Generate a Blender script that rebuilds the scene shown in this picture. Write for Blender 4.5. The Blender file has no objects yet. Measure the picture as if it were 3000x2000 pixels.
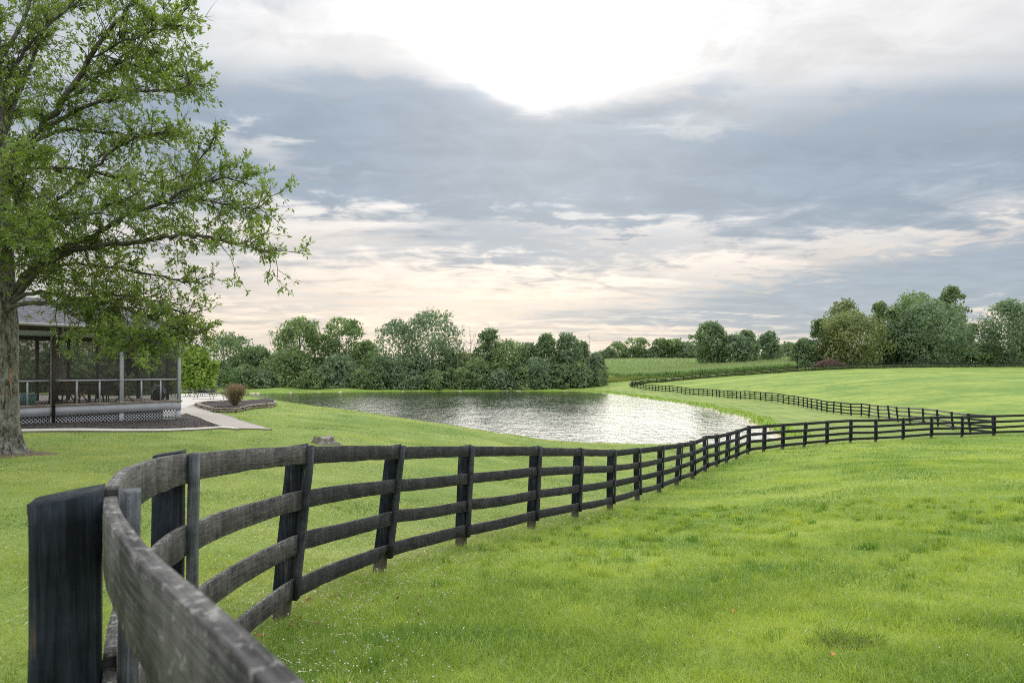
import bpy, math, random
import numpy as np
from mathutils import Vector

# ------------------------------------------------------------------ camera, sky, sun, exposure
scene = bpy.context.scene
COL = scene.collection
EYE = 5.75                      # eye height above the pond surface (z = 0)
cam_data = bpy.data.cameras.new("camera")
cam_data.lens = 24.0
cam_data.sensor_width = 36.0
cam_data.shift_y = 80.0 / 3000.0
cam_data.clip_start = 0.05
cam_data.clip_end = 6000.0
cam_data.dof.use_dof = True
cam_data.dof.focus_distance = 10.0
cam_data.dof.aperture_fstop = 5.6
cam = bpy.data.objects.new("camera", cam_data)
cam.location = (0, 0, EYE)
cam.rotation_euler = (math.radians(90), 0, 0)
COL.objects.link(cam)
scene.camera = cam

SUN_EL, SUN_AZ = math.radians(25.5), math.radians(3.4)      # azimuth measured from +Y towards +X
scene.view_settings.view_transform = 'Standard'
scene.view_settings.look = 'None'
scene.view_settings.gamma = 1.0
scene.view_settings.exposure = 0.88
scene.view_settings.use_curve_mapping = False
scene.cycles.use_adaptive_sampling = True
scene.cycles.adaptive_threshold = 0.01
scene.cycles.use_denoising = False
scene.cycles.filter_width = 1.0
scene.cycles.max_bounces = 6
scene.cycles.diffuse_bounces = 3
scene.cycles.glossy_bounces = 3
scene.cycles.transmission_bounces = 4
scene.cycles.transparent_max_bounces = 12
scene.cycles.sample_clamp_indirect = 6.0

world = bpy.data.worlds.new("World")
scene.world = world
world.use_nodes = True


class G:
    """small helper that writes shader maths"""
    def __init__(self, nt):
        self.nt = nt

    def node(self, t, **kw):
        n = self.nt.nodes.new(t)
        for k, v in kw.items():
            setattr(n, k, v)
        return n

    def put(self, sock, v):
        if hasattr(v, 'is_output'):
            self.nt.links.new(v, sock)
        else:
            sock.default_value = v

    def m(self, op, a, b=None, c=None, clamp=False):
        n = self.node('ShaderNodeMath', operation=op)
        n.use_clamp = clamp
        self.put(n.inputs[0], a)
        if b is not None:
            self.put(n.inputs[1], b)
        if c is not None:
            self.put(n.inputs[2], c)
        return n.outputs[0]

    def add(self, *a):
        r = a[0]
        for x in a[1:]:
            r = self.m('ADD', r, x)
        return r

    def mul(self, *a):
        r = a[0]
        for x in a[1:]:
            r = self.m('MULTIPLY', r, x)
        return r

    def vm(self, op, a, b=None):
        n = self.node('ShaderNodeVectorMath', operation=op)
        self.put(n.inputs[0], a)
        if b is not None:
            self.put(n.inputs[1], b)
        return n.outputs[1] if op in ('DOT_PRODUCT', 'LENGTH') else n.outputs[0]

    def comb(self, x, y, z):
        n = self.node('ShaderNodeCombineXYZ')
        for i, v in enumerate((x, y, z)):
            self.put(n.inputs[i], v)
        return n.outputs[0]

    def sep(self, v):
        n = self.node('ShaderNodeSeparateXYZ')
        self.put(n.inputs[0], v)
        return n.outputs

    def noise(self, vec, scale, detail=4, rough=0.55, dist=0.0, out=0):
        n = self.node('ShaderNodeTexNoise')
        if vec is not None:
            self.put(n.inputs['Vector'], vec)
        n.inputs['Scale'].default_value = scale
        n.inputs['Detail'].default_value = detail
        n.inputs['Roughness'].default_value = rough
        n.inputs['Distortion'].default_value = dist
        return n.outputs[out]

    def ss(self, x, lo, hi, to0=0.0, to1=1.0):
        n = self.node('ShaderNodeMapRange', interpolation_type='SMOOTHSTEP')
        self.put(n.inputs['Value'], x)
        n.inputs['From Min'].default_value = lo
        n.inputs['From Max'].default_value = hi
        n.inputs['To Min'].default_value = to0
        n.inputs['To Max'].default_value = to1
        return n.outputs[0]

    def mix(self, f, a, b, mode='MIX'):
        n = self.node('ShaderNodeMix', data_type='RGBA', blend_type=mode)
        self.put(n.inputs[0], f)
        self.put(n.inputs[6], a if hasattr(a, 'is_output') else (*a, 1) if len(a) == 3 else a)
        self.put(n.inputs[7], b if hasattr(b, 'is_output') else (*b, 1) if len(b) == 3 else b)
        return n.outputs[2]

    def scalec(self, col, f):
        n = self.node('ShaderNodeVectorMath', operation='SCALE')
        self.put(n.inputs[0], col)
        self.put(n.inputs['Scale'], f)
        return n.outputs[0]


def build_sky():
    nt = world.node_tree
    nt.nodes.clear()
    g = G(nt)
    d = g.node('ShaderNodeTexCoord').outputs['Generated']
    dx, dy, dz = g.sep(d)
    zc = g.m('MAXIMUM', dz, 0.0)
    # where the line of sight meets a high, flat cloud deck
    inv = g.m('DIVIDE', 1.0, g.add(zc, 0.10))
    q = g.comb(g.mul(dx, inv), g.mul(dy, inv), 0.0)
    qs = g.comb(g.mul(dx, inv, 0.42), g.mul(dy, inv, 1.25), 0.0)
    big = g.noise(qs, 1.15, 3, 0.55, 0.6)
    mid = g.noise(qs, 3.2, 4, 0.6, 0.5)
    fine = g.noise(q, 4.5, 6, 0.62, 0.5)
    az = g.m('ARCTAN2', dx, dy)
    el = g.m('ARCSINE', dz)
    # wisps bend the outlines of the banks of cloud
    w1 = g.mul(g.add(mid, -0.5), 0.26)
    w2 = g.mul(g.add(fine, -0.5), 0.14)
    azw = g.add(az, g.mul(w1, 1.2))
    elw = g.add(el, g.mul(w1, 0.30), g.mul(w2, 0.7))
    ae = g.comb(azw, elw, 0.0)

    def blob(u, v, ru, rv, w, rot=0.0):
        a0 = math.atan((u - 1500) / 2000)
        e0 = math.atan((1080 - v) / 2000 * math.cos(a0))
        mp = g.node('ShaderNodeMapping', vector_type='TEXTURE')
        g.put(mp.inputs[0], ae)
        mp.inputs[1].default_value = (a0, e0, 0)
        mp.inputs[2].default_value = (0, 0, rot)
        mp.inputs[3].default_value = (ru / 2000, rv / 2000, 1)
        r2 = g.vm('DOT_PRODUCT', mp.outputs[0], mp.outputs[0])
        return g.mul(g.m('POWER', 0.36788, r2), w)
    dens = g.add(0.46,
                 g.mul(g.add(big, -0.5), 0.9),
                 g.mul(g.add(mid, -0.5), 0.48),
                 g.mul(g.add(fine, -0.5), 0.34),
                 blob(1450, 480, 900, 150, 0.66),
                 blob(1150, 260, 330, 70, 0.34, -0.1),
                 blob(1960, 290, 260, 40, 0.30, 0.1),
                 blob(780, 340, 330, 95, 0.48),
                 blob(2450, 520, 750, 150, 0.50),
                 blob(2750, 830, 640, 75, 0.72, 0.10),
                 blob(1500, 745, 380, 45, 0.34, -0.10),
                 blob(2200, 905, 700, 40, 0.25),
                 blob(1020, 560, 300, 40, 0.20, -0.08),
                 blob(1600, 60, 420, 170, -0.80),
                 blob(1640, 220, 150, 80, -0.45),
                 blob(2500, 110, 620, 170, -0.50),
                 blob(900, 110, 330, 110, -0.52, 0.25),
                 blob(800, 425, 180, 32, -0.75),
                 blob(960, 500, 170, 22, -0.34, -0.12),
                 blob(930, 655, 270, 45, -0.70),
                 blob(1350, 850, 600, 60, -0.60, -0.05),
                 blob(1750, 675, 340, 26, -0.40, -0.12),
                 blob(2150, 790, 330, 36, -0.42, -0.06),
                 blob(2750, 690, 330, 26, -0.42),
                 blob(2010, 400, 190, 36, -0.40),
                 blob(1000, 970, 900, 45, -0.22))
    dens = g.ss(dens, 0.0, 0.94)
    # thick cloud: slate blue; thin cloud: white, creamy low down
    low = g.ss(el, 0.30, 0.03)
    thin = g.mix(low, (0.412, 0.410, 0.408), (0.555, 0.462, 0.375))
    thick = g.mix(low, (0.186, 0.228, 0.274), (0.215, 0.250, 0.290))
    # cloud facing the sun, away from it in the sky, is lit from the front and paler
    sd = (math.sin(SUN_AZ) * math.cos(SUN_EL), math.cos(SUN_AZ) * math.cos(SUN_EL), math.sin(SUN_EL))
    dot = g.vm('DOT_PRODUCT', d, sd)
    front = g.ss(dot, 0.55, -0.45)
    thick = g.mix(front, thick, (0.95, 0.97, 1.0))
    cloud = g.mix(dens, thin, thick)
    # an overcast sky brightens towards the zenith
    rise = g.ss(dz, 0.32, 1.0, 1.0, 3.9)
    streak = g.ss(g.add(g.mul(fine, 0.55), g.mul(mid, 0.45)), 0.34, 0.66, 1.09, 0.90)
    cloud = g.scalec(cloud, g.mul(rise, streak))
    # the sun behind the thin cloud
    ang = g.m('ARCCOSINE', g.m('MINIMUM', dot, 0.99999))
    halo = g.add(g.mul(g.m('EXPONENT', g.mul(g.m('POWER', g.m('DIVIDE', ang, 0.12), 2.0), -1.0)), 0.45),
                 g.mul(g.m('EXPONENT', g.mul(g.m('DIVIDE', ang, 0.24), -1.0)), 0.15))
    halo = g.mul(halo, g.m('SUBTRACT', 1.0, g.mul(dens, 0.93)), g.ss(g.add(g.mul(fine, 0.6), g.mul(mid, 0.4)), 0.36, 0.62, 1.25, 0.45))
    glow = g.scalec(g.comb(1.0, 0.975, 0.94), halo)
    sky = g.node('ShaderNodeTexSky')
    sky.sky_type = 'NISHITA'
    sky.sun_disc = False
    sky.sun_elevation = SUN_EL
    sky.sun_rotation = SUN_AZ
    sky.altitude = 200
    clear = g.scalec(sky.outputs[0], 0.05)
    both = g.mix(0.90, clear, cloud)
    tot = g.vm('ADD', both, glow)
    bg = g.node('ShaderNodeBackground')
    nt.links.new(tot, bg.inputs[0])
    bg.inputs[1].default_value = 1.0
    out = g.node('ShaderNodeOutputWorld')
    nt.links.new(bg.outputs[0], out.inputs[0])
    world.cycles.sampling_method = 'MANUAL'
    world.cycles.sample_map_resolution = 512


build_sky()
sun_data = bpy.data.lights.new("sun", 'SUN')
sun_data.energy = 1.45
sun_data.angle = math.radians(70)
sun_data.color = (1.0, 0.95, 0.87)
sun = bpy.data.objects.new("sun", sun_data)
sdir = Vector((math.sin(SUN_AZ) * math.cos(SUN_EL), math.cos(SUN_AZ) * math.cos(SUN_EL), math.sin(SUN_EL)))
sun.rotation_euler = (-sdir).to_track_quat('-Z', 'Y').to_euler()
sun.location = sdir * 300
COL.objects.link(sun)

# ------------------------------------------------------------------ helpers
rng = np.random.default_rng(7)
random.seed(7)


def P(u, v, d):
    """point that stands d metres ahead of the eye, on the sight line of photo pixel (u, v)"""
    return np.array([(u - 1500) / 2000 * d, d, EYE - (v - 1080) / 2000 * d])


def build(name, V, F, mat=None, parent=None, uv=None, var=None, col=None, smooth=False, loc=None, mats=None, midx=None):
    """one mesh object. F: an (n,k) array or a list of such arrays"""
    V = np.asarray(V, dtype=np.float32).reshape(-1, 3)
    Fs = F if isinstance(F, list) else [F]
    Fs = [np.asarray(f, dtype=np.int32) for f in Fs if len(f)]
    me = bpy.data.meshes.new(name)
    me.vertices.add(len(V))
    me.vertices.foreach_set('co', V.ravel())
    li = np.concatenate([f.ravel() for f in Fs])
    cnt = np.concatenate([np.full(len(f), f.shape[1], dtype=np.int32) for f in Fs])
    st = np.zeros(len(cnt), dtype=np.int32)
    st[1:] = np.cumsum(cnt)[:-1]
    me.loops.add(len(li))
    me.loops.foreach_set('vertex_index', li)
    me.polygons.add(len(cnt))
    me.polygons.foreach_set('loop_start', st)
    me.polygons.foreach_set('loop_total', cnt)
    if smooth:
        me.polygons.foreach_set('use_smooth', np.ones(len(cnt), dtype=bool))
    if uv is not None:
        l = me.uv_layers.new(name='UVMap')
        l.data.foreach_set('uv', np.asarray(uv, dtype=np.float32)[li].ravel())
    if var is not None:
        a = me.attributes.new('var', 'FLOAT', 'FACE')
        a.data.foreach_set('value', np.asarray(var, dtype=np.float32))
    if col is not None:
        a = me.attributes.new('zone', 'FLOAT_COLOR', 'POINT')
        c = np.asarray(col, dtype=np.float32)
        if c.shape[1] == 3:
            c = np.hstack([c, np.ones((len(c), 1), np.float32)])
        a.data.foreach_set('color', c.ravel())
    if mats:
        for m_ in mats:
            me.materials.append(m_)
        me.polygons.foreach_set('material_index', np.asarray(midx, dtype=np.int32))
    elif mat is not None:
        me.materials.append(mat)
    me.update(calc_edges=True)
    o = bpy.data.objects.new(name, me)
    COL.objects.link(o)
    if loc is not None:
        o.location = loc
    if parent is not None:
        o.parent = parent
    return o


def tag(o, label=None, cat=None, group=None, kind=None):
    if label:
        o['label'] = label
    if cat:
        o['category'] = cat
    if group:
        o['group'] = group
    if kind:
        o['kind'] = kind
    return o


def thing(name, label, cat, loc=(0, 0, 0), group=None):
    o = bpy.data.objects.new(name, None)
    o.empty_display_size = 0.2
    COL.objects.link(o)
    o.location = loc
    return tag(o, label, cat, group)


class MB:
    """collects shapes for one mesh"""
    def __init__(self):
        self.v, self.f, self.uv, self.n = [], {}, [], 0

    def raw(self, V, F, uv=None):
        V = np.asarray(V, float).reshape(-1, 3)
        for f in (F if isinstance(F, list) else [F]):
            f = np.asarray(f, int)
            if len(f):
                self.f.setdefault(f.shape[1], []).append(f + self.n)
        self.v.append(V)
        self.uv.append(np.zeros((len(V), 2)) if uv is None else np.asarray(uv, float))
        self.n += len(V)
        return self

    def box(self, c, s, ax=None, bev=0.0):
        """box of full size s round c; ax: 3 row vectors"""
        c = np.asarray(c, float)
        h = np.asarray(s, float) / 2
        A = np.eye(3) if ax is None else np.asarray(ax, float)
        if bev <= 0:
            k = np.array([[-1, -1, -1], [1, -1, -1], [1, 1, -1], [-1, 1, -1], [-1, -1, 1], [1, -1, 1], [1, 1, 1], [-1, 1, 1]], float)
            V = c + (k * h) @ A
            F = [[0, 3, 2, 1], [4, 5, 6, 7], [0, 1, 5, 4], [1, 2, 6, 5], [2, 3, 7, 6], [3, 0, 4, 7]]
            return self.raw(V, np.array(F))
        b = min(bev, h.min() * 0.9)
        V, idx = [], {}
        for sx in (-1, 1):
            for sy in (-1, 1):
                for sz in (-1, 1):
                    for a in range(3):
                        p = np.array([sx, sy, sz]) * (h - b)
                        p[a] += (sx, sy, sz)[a] * b
                        idx[(sx, sy, sz, a)] = len(V)
                        V.append(p)
        Q, T = [], []
        for a in range(3):
            b1, c1 = (a + 1) % 3, (a + 2) % 3
            for s_ in (-1, 1):
                q = []
                for (sb, sc) in ((-1, -1), (1, -1), (1, 1), (-1, 1)):
                    k = [0, 0, 0]
                    k[a], k[b1], k[c1] = s_, sb, sc
                    q.append(idx[(*k, a)])
                Q.append(q if s_ > 0 else q[::-1])
            for sb in (-1, 1):
                for sc in (-1, 1):
                    k0, k1 = [0, 0, 0], [0, 0, 0]
                    k0[a], k0[b1], k0[c1] = -1, sb, sc
                    k1[a], k1[b1], k1[c1] = 1, sb, sc
                    q = [idx[(*k0, b1)], idx[(*k1, b1)], idx[(*k1, c1)], idx[(*k0, c1)]]
                    Q.append(q if sb * sc < 0 else q[::-1])
        for sx in (-1, 1):
            for sy in (-1, 1):
                for sz in (-1, 1):
                    t = [idx[(sx, sy, sz, 0)], idx[(sx, sy, sz, 1)], idx[(sx, sy, sz, 2)]]
                    T.append(t if sx * sy * sz > 0 else t[::-1])
        return self.raw(c + np.array(V) @ A, [np.array(Q), np.array(T)])

    def tube(self, pts, rad, n=8, cap=True, squash=None):
        pts = np.asarray(pts, float)
        m_ = len(pts)
        rad = np.broadcast_to(np.asarray(rad, float), (m_,))
        tg = np.gradient(pts, axis=0) if m_ > 1 else np.array([[0, 0, 1.0]])
        tg /= np.linalg.norm(tg, axis=1)[:, None] + 1e-12
        up = np.array([0, 0, 1.0]) if abs(tg[0][2]) < 0.9 else np.array([1.0, 0, 0])
        V = []
        a = np.linspace(0, 2 * np.pi, n, endpoint=False)
        x = np.cross(up, tg[0])
        x /= np.linalg.norm(x)
        for i in range(m_):
            x = x - tg[i] * (x @ tg[i])
            x /= np.linalg.norm(x) + 1e-12
            y = np.cross(tg[i], x)
            V.append(pts[i] + rad[i] * (np.cos(a)[:, None] * x + np.sin(a)[:, None] * y * (squash or 1)))
        V = np.concatenate(V)
        i = np.arange(m_ - 1)[:, None] * n
        j = np.arange(n)[None, :]
        j2 = (j + 1) % n
        Q = np.stack([i + j, i + j2, i + n + j2, i + n + j], -1).reshape(-1, 4)
        F = [Q]
        if cap:
            F.append(np.arange(n)[::-1][None, :])
            F.append((np.arange(n) + (m_ - 1) * n)[None, :])
        uvs = np.stack([np.tile(np.arange(n) / n, m_), np.repeat(np.arange(m_), n) * 0.3], -1)
        return self.raw(V, F, uvs)

    def lathe(self, c, prof, n=16, squash=(1, 1)):
        """prof: list of (r, z)"""
        a = np.linspace(0, 2 * np.pi, n, endpoint=False)
        V = np.concatenate([np.stack([np.cos(a) * r * squash[0] + c[0], np.sin(a) * r * squash[1] + c[1], np.full(n, z + c[2])], -1) for r, z in prof])
        i = np.arange(len(prof) - 1)[:, None] * n
        j = np.arange(n)[None, :]
        j2 = (j + 1) % n
        Q = np.stack([i + j, i + j2, i + n + j2, i + n + j], -1).reshape(-1, 4)
        return self.raw(V, [Q, np.arange(n)[::-1][None, :], (np.arange(n) + (len(prof) - 1) * n)[None, :]])

    def done(self, name, mat, parent=None, smooth=False, loc=None, use_uv=False):
        V = np.concatenate(self.v)
        if loc is not None:
            V = V - np.asarray(loc, float)
        F = [np.concatenate(fs) for fs in self.f.values()]
        return build(name, V, F, mat, parent, uv=np.concatenate(self.uv) if use_uv else None, smooth=smooth, loc=loc)


# ------------------------------------------------------------------ materials
def material(name):
    m_ = bpy.data.materials.new(name)
    m_.use_nodes = True
    nt = m_.node_tree
    nt.nodes.clear()
    return m_, G(nt)


def finish(m_, g, shader):
    o = g.node('ShaderNodeOutputMaterial')
    g.nt.links.new(shader, o.inputs[0])
    return m_


def principled(g, col, rough=0.7, bump=None, bstr=0.4, bdist=0.01, spec=0.4, metal=0.0):
    b = g.node('ShaderNodeBsdfPrincipled')
    g.put(b.inputs['Base Color'], col if hasattr(col, 'is_output') else (*col, 1))
    g.put(b.inputs['Roughness'], rough)
    b.inputs['Specular IOR Level'].default_value = spec
    b.inputs['Metallic'].default_value = metal
    if bump is not None:
        bn = g.node('ShaderNodeBump')
        bn.inputs['Strength'].default_value = bstr
        bn.inputs['Distance'].default_value = bdist
        g.put(bn.inputs['Height'], bump)
        g.nt.links.new(bn.outputs[0], b.inputs['Normal'])
    return b.outputs[0]


def simple(name, c1, c2=None, scale=6.0, rough=0.7, bdist=0.004, bstr=0.4, spec=0.35, metal=0.0, detail=5):
    m_, g = material(name)
    co = g.node('ShaderNodeTexCoord').outputs['Object']
    n1 = g.noise(co, scale, detail, 0.6)
    n2 = g.noise(co, scale * 5, 4, 0.6)
    c2 = c2 or tuple(x * 0.7 for x in c1)
    f = g.ss(g.add(g.mul(n1, 0.7), g.mul(n2, 0.3)), 0.36, 0.64)
    return finish(m_, g, principled(g, g.mix(f, c1, c2), rough, n2, bstr, bdist, spec, metal))


def leafy(name, dark, light, trans=0.35, nscale=0.5, rough=0.55, tcol=None, spec=0.3, var_amt=0.5):
    """foliage: each leaf has its own shade, light also passes through"""
    m_, g = material(name)
    at = g.node('ShaderNodeAttribute')
    at.attribute_name = 'var'
    geo = g.node('ShaderNodeNewGeometry')
    n1 = g.noise(geo.outputs['Position'], nscale, 3, 0.5)
    f = g.add(g.mul(at.outputs['Fac'], var_amt), g.mul(g.ss(n1, 0.35, 0.65), 1 - var_amt))
    col = g.mix(f, dark, light)
    pb = principled(g, col, rough, spec=spec)
    tr = g.node('ShaderNodeBsdfTranslucent')
    tc = g.mix(1.0, col, tcol or (1.25, 1.25, 0.55), 'MULTIPLY')
    g.nt.links.new(tc, tr.inputs[0])
    mx = g.node('ShaderNodeMixShader')
    mx.inputs[0].default_value = trans
    g.nt.links.new(pb, mx.inputs[1])
    g.nt.links.new(tr.outputs[0], mx.inputs[2])
    return finish(m_, g, mx.outputs[0])

# ------------------------------------------------------------------ fence lines: (u top, u foot, v foot, distance)
NEAR_POSTS = [(300, 285, 1690, 1.55), (536, 524, 1780, 3.40), (894, 842, 1814, 5.54), (1168, 1125, 1673, 7.63), (1374, 1360, 1599, 9.56),
              (1576, 1565, 1552, 11.6), (1701, 1692, 1522, 13.65), (1797, 1793, 1496.5, 15.8), (1870, 1873, 1467.5, 18.2), (1940, 1936, 1445, 20.4),
              (1996, 1987, 1420, 22.7), (2031, 2034, 1402, 24.9), (2068, 2071, 1383, 27.0), (2103, 2103, 1367, 29.1), (2137, 2132, 1355, 30.9),
              (2163, 2161, 1343, 32.4), (2196, 2194, 1332, 33.9), (2242, 2240, 1324, 35.6), (2297, 2294, 1316, 37.2), (2363, 2358, 1310, 38.6),
              (2425, 2424, 1302.6, 40.0), (2495, 2493, 1296.7, 41.2), (2567, 2567.6, 1293.5, 42.3), (2648, 2647, 1289, 43.4), (2731, 2730, 1283.5, 44.5),
              (2821, 2820, 1280, 45.4), (2915, 2914, 1276.5, 46.1), (3012, 3012, 1272, 46.8), (3112, 3112, 1267, 47.5), (3215, 3215, 1262, 48.2)]
LANE_U = [2846, 2795, 2751, 2708, 2668, 2633, 2608, 2576, 2547, 2525, 2495, 2466, 2443, 2424, 2409, 2395, 2379, 2367, 2355, 2341, 2327, 2312, 2296,
          2280, 2262, 2245, 2229, 2213, 2198, 2184, 2170.5, 2158.8, 2146, 2133.6, 2122, 2109, 2100.5, 2088, 2074.6, 2060, 2047.5, 2034, 2021.6, 2008.5,
          1997, 1984.5, 1973, 1962, 1951, 1940, 1930.7, 1921, 1912, 1903, 1893, 1884.6, 1876, 1867.4, 1860, 1853, 1849]
LANE_D = list(np.interp(range(len(LANE_U)), [0, 9, 19, 29, 60], [51, 75.5, 98.6, 119, 172]))
lane_v_u = [1849, 1860, 1876, 1903, 1930, 1962, 1984, 2021, 2047, 2074, 2109, 2133, 2158, 2184, 2213, 2245, 2280, 2312, 2341, 2367, 2395, 2424, 2466, 2495, 2525, 2547, 2633, 2668, 2751, 2795, 2846]
lane_v_v = [1133, 1136, 1140, 1144, 1146.5, 1146.5, 1150.4, 1156.7, 1161.5, 1165, 1168.5, 1167.5, 1165.7, 1171, 1171.5, 1175, 1179, 1185, 1190, 1195.7, 1201.7, 1209, 1214, 1217.6, 1219, 1223, 1233, 1237, 1250, 1259, 1267]
LANE_POSTS = [(u, np.interp(u, lane_v_u, lane_v_v), d) for u, d in zip(LANE_U, LANE_D)]
FAR_U = [1849, 1853, 1862, 1879, 1899, 1923, 1949, 1975, 2003, 2030, 2052, 2075, 2101, 2127, 2153, 2180, 2206, 2232, 2258, 2283, 2309, 2336, 2361, 2388, 2414, 2437.5,
         2464, 2488, 2511, 2538, 2564, 2592, 2620, 2648, 2676, 2702, 2728, 2752, 2777, 2798, 2818, 2838, 2858, 2878, 2899, 2920, 2940, 2962, 2985, 3008, 3032, 3056]
FAR_D = list(np.interp(FAR_U, [1849, 1862, 1899, 1949, 2052, 2200, 2500, 2700, 2850, 3056], [172, 176.8, 180.5, 183.5, 186, 188, 187, 190, 199, 200]))
FAR_POSTS = [(u, np.interp(u, [1849, 1899, 1949, 2003, 2052, 2101, 2180, 2309, 2361, 2414, 2464, 2511, 2564, 2648, 2728, 3056],
                           [1133, 1123, 1119, 1114.3, 1109, 1105.3, 1099.3, 1090.5, 1087, 1084.6, 1082, 1080.4, 1079, 1077.6, 1076.2, 1075.4]), d) for u, d in zip(FAR_U, FAR_D)]

# ------------------------------------------------------------------ terrain: smooth sheet through surveyed ground points
SHORE = np.array([(-25, 68), (-17, 63), (-10.5, 58.5), (-5, 55.5), (0, 53.6), (5.3, 52.2), (10.3, 51.3), (14.2, 51.6), (18.5, 52.6), (21.6, 54.8), (22.8, 58.4),
                  (25.0, 70.5), (27.4, 82.7), (27.6, 92), (28.4, 106), (27.2, 118.6), (25.0, 140), (21.4, 164), (15.9, 176), (0, 177.5), (-17.7, 176),
                  (-44.8, 168), (-62, 157), (-66, 140), (-58, 118), (-44, 92)], float)
ctl = []
for ut, uf, vf, d in NEAR_POSTS[2:]:
    p = P(uf, vf, d)
    ctl.append(p)
ctl += [np.array([-0.98, 1.55, EYE - 1.69]), np.array([-1.65, 3.4, EYE - 1.83])]
for i, (u, v, d) in enumerate(LANE_POSTS):
    if i % 3 == 0 or i > 57:
        ctl.append(P(u, v, d))
for i, (u, v, d) in enumerate(FAR_POSTS):
    if i % 3 == 1:
        ctl.append(P(u, v, d))
for s in SHORE:
    ctl.append(np.array([s[0], s[1], 0.0]))
for x, y in ((0, 75), (0, 120), (15, 100), (-20, 100), (-30, 130), (10, 150), (-15, 155), (15, 70), (12, 60), (-10, 75), (-45, 140)):
    ctl.append(np.array([x, y, -1.5]))
# brow of the lawn, far bank, meadow, corn field, tree bases
for u, v, d in ((640, 1158, 52), (735, 1161, 54), (900, 1190, 51), (1100, 1220, 49.5), (1300, 1247, 49.5), (1500, 1277, 50), (1700, 1296, 51.3),
                (800, 1141, 165), (1000, 1137, 176), (1300, 1134, 184), (1650, 1131, 186), (1700, 1122, 196), (1800, 1117, 200), (1840, 1110, 215),
                (1800, 1075, 300), (1900, 1062, 350), (1800, 1060, 390), (2140, 1074, 265), (2300, 1078, 215), (2600, 1070, 215), (2900, 1067, 222), (2400, 1060, 330),
                (2140, 1062, 330), (2000, 1098, 215), (945, 1297, 22)):
    ctl.append(P(u, v, d))
for x, y, z in ((-11.6, 15.5, -1.92), (-8, 10, -1.85), (-4, 6, -1.88), (-14, 22, -1.84), (-17, 19.5, -1.80), (-12.8, 26.4, -1.98), (-11.6, 21.8, -2.02), (-9.5, 24.5, -2.10), (-14.5, 33, -2.10),
                (-17, 45, -2.1), (-25, 45, -2.05), (-13, 40, -2.2), (-30, 30, -1.9), (-30, 10, -1.7), (-26, 58, -2.25), (-40, 60, -2.1), (-17, 28, -1.95), (-20, 36, -2.0),
                (-10, 0, -1.6), (0, -4, -1.55), (0.4, 0.2, -1.66), (12, -10, -1.6), (2.8, 3.8, -1.78), (6, 4, -1.85), (8, 10, -2.3), (12, 20, -2.98), (20, 30, -3.7), (30, 20, -2.9),
                (40, 45, -4.15), (60, 60, -3.7), (60, 100, -2.9), (80, 140, -1.2), (50, 140, -3.2), (60, 20, -2.5), (-45, 20, -1.6), (-80, 60, -2), (-90, 150, -4.2),
                (-70, 185, -5.0), (-30, 200, -4.9), (0, 200, -4.7), (-60, 300, -2), (0, 300, -1), (-200, 200, -3), (150, 150, 0.5), (200, 250, 3), (120, 300, 3),
                (0, 500, 3), (300, 600, 5), (-300, 600, 3), (0, 900, 6), (600, 900, 6), (-600, 900, 6), (0, -300, 0), (400, 0, 0), (-400, 0, 0), (0, -60, -1), (-60, -30, -1.2), (60, -30, -1.5),
                (1500, 1500, 6), (-1500, 1500, 6), (1500, -1500, 0), (-1500, -1500, 0)):
    ctl.append(np.array([x, y, EYE + z]))
ctl = np.array(ctl)


def warp(x, y):
    r = np.hypot(x, y) + 1e-9
    s = np.arcsinh(r / 9.0)
    return np.stack([x / r * s, y / r * s], -1)


CW = warp(ctl[:, 0], ctl[:, 1])


def kern(d2):
    return np.sqrt(d2 + 0.018 ** 2)


K = kern(((CW[:, None] - CW[None]) ** 2).sum(-1))
nC = len(ctl)
Aug = np.zeros((nC + 3, nC + 3))
Aug[:nC, :nC] = K - np.eye(nC) * 0.004
Aug[:nC, nC] = 1
Aug[:nC, nC + 1:] = CW
Aug[nC:, :nC] = Aug[:nC, nC:].T
WTS = np.linalg.solve(Aug, np.concatenate([ctl[:, 2], [0, 0, 0]]))


def shore_sd(x, y):
    """signed distance to the shore line, negative inside the pond"""
    p = np.stack([x, y], -1)
    best = np.full(len(x), 1e9)
    ins = np.zeros(len(x), bool)
    n = len(SHORE)
    for i in range(n):
        a, b = SHORE[i], SHORE[(i + 1) % n]
        ab = b - a
        t = np.clip(((p - a) @ ab) / (ab @ ab), 0, 1)
        dd = np.hypot(*(p - a - t[:, None] * ab).T)
        best = np.minimum(best, dd)
        c = (a[1] > y) != (b[1] > y)
        xi = a[0] + (y - a[1]) / (b[1] - a[1] + 1e-12) * (b[0] - a[0])
        ins ^= c & (x < xi)
    wig = 0.35 * np.sin(x * 0.9 + y * 0.31) + 0.3 * np.sin(y * 0.7 - x * 0.4) + 0.2 * np.sin(x * 2.3 + 1.3 * y)
    return np.where(ins, -best, best) + wig * np.clip(np.hypot(x, y) / 120, 0, 1)


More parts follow.
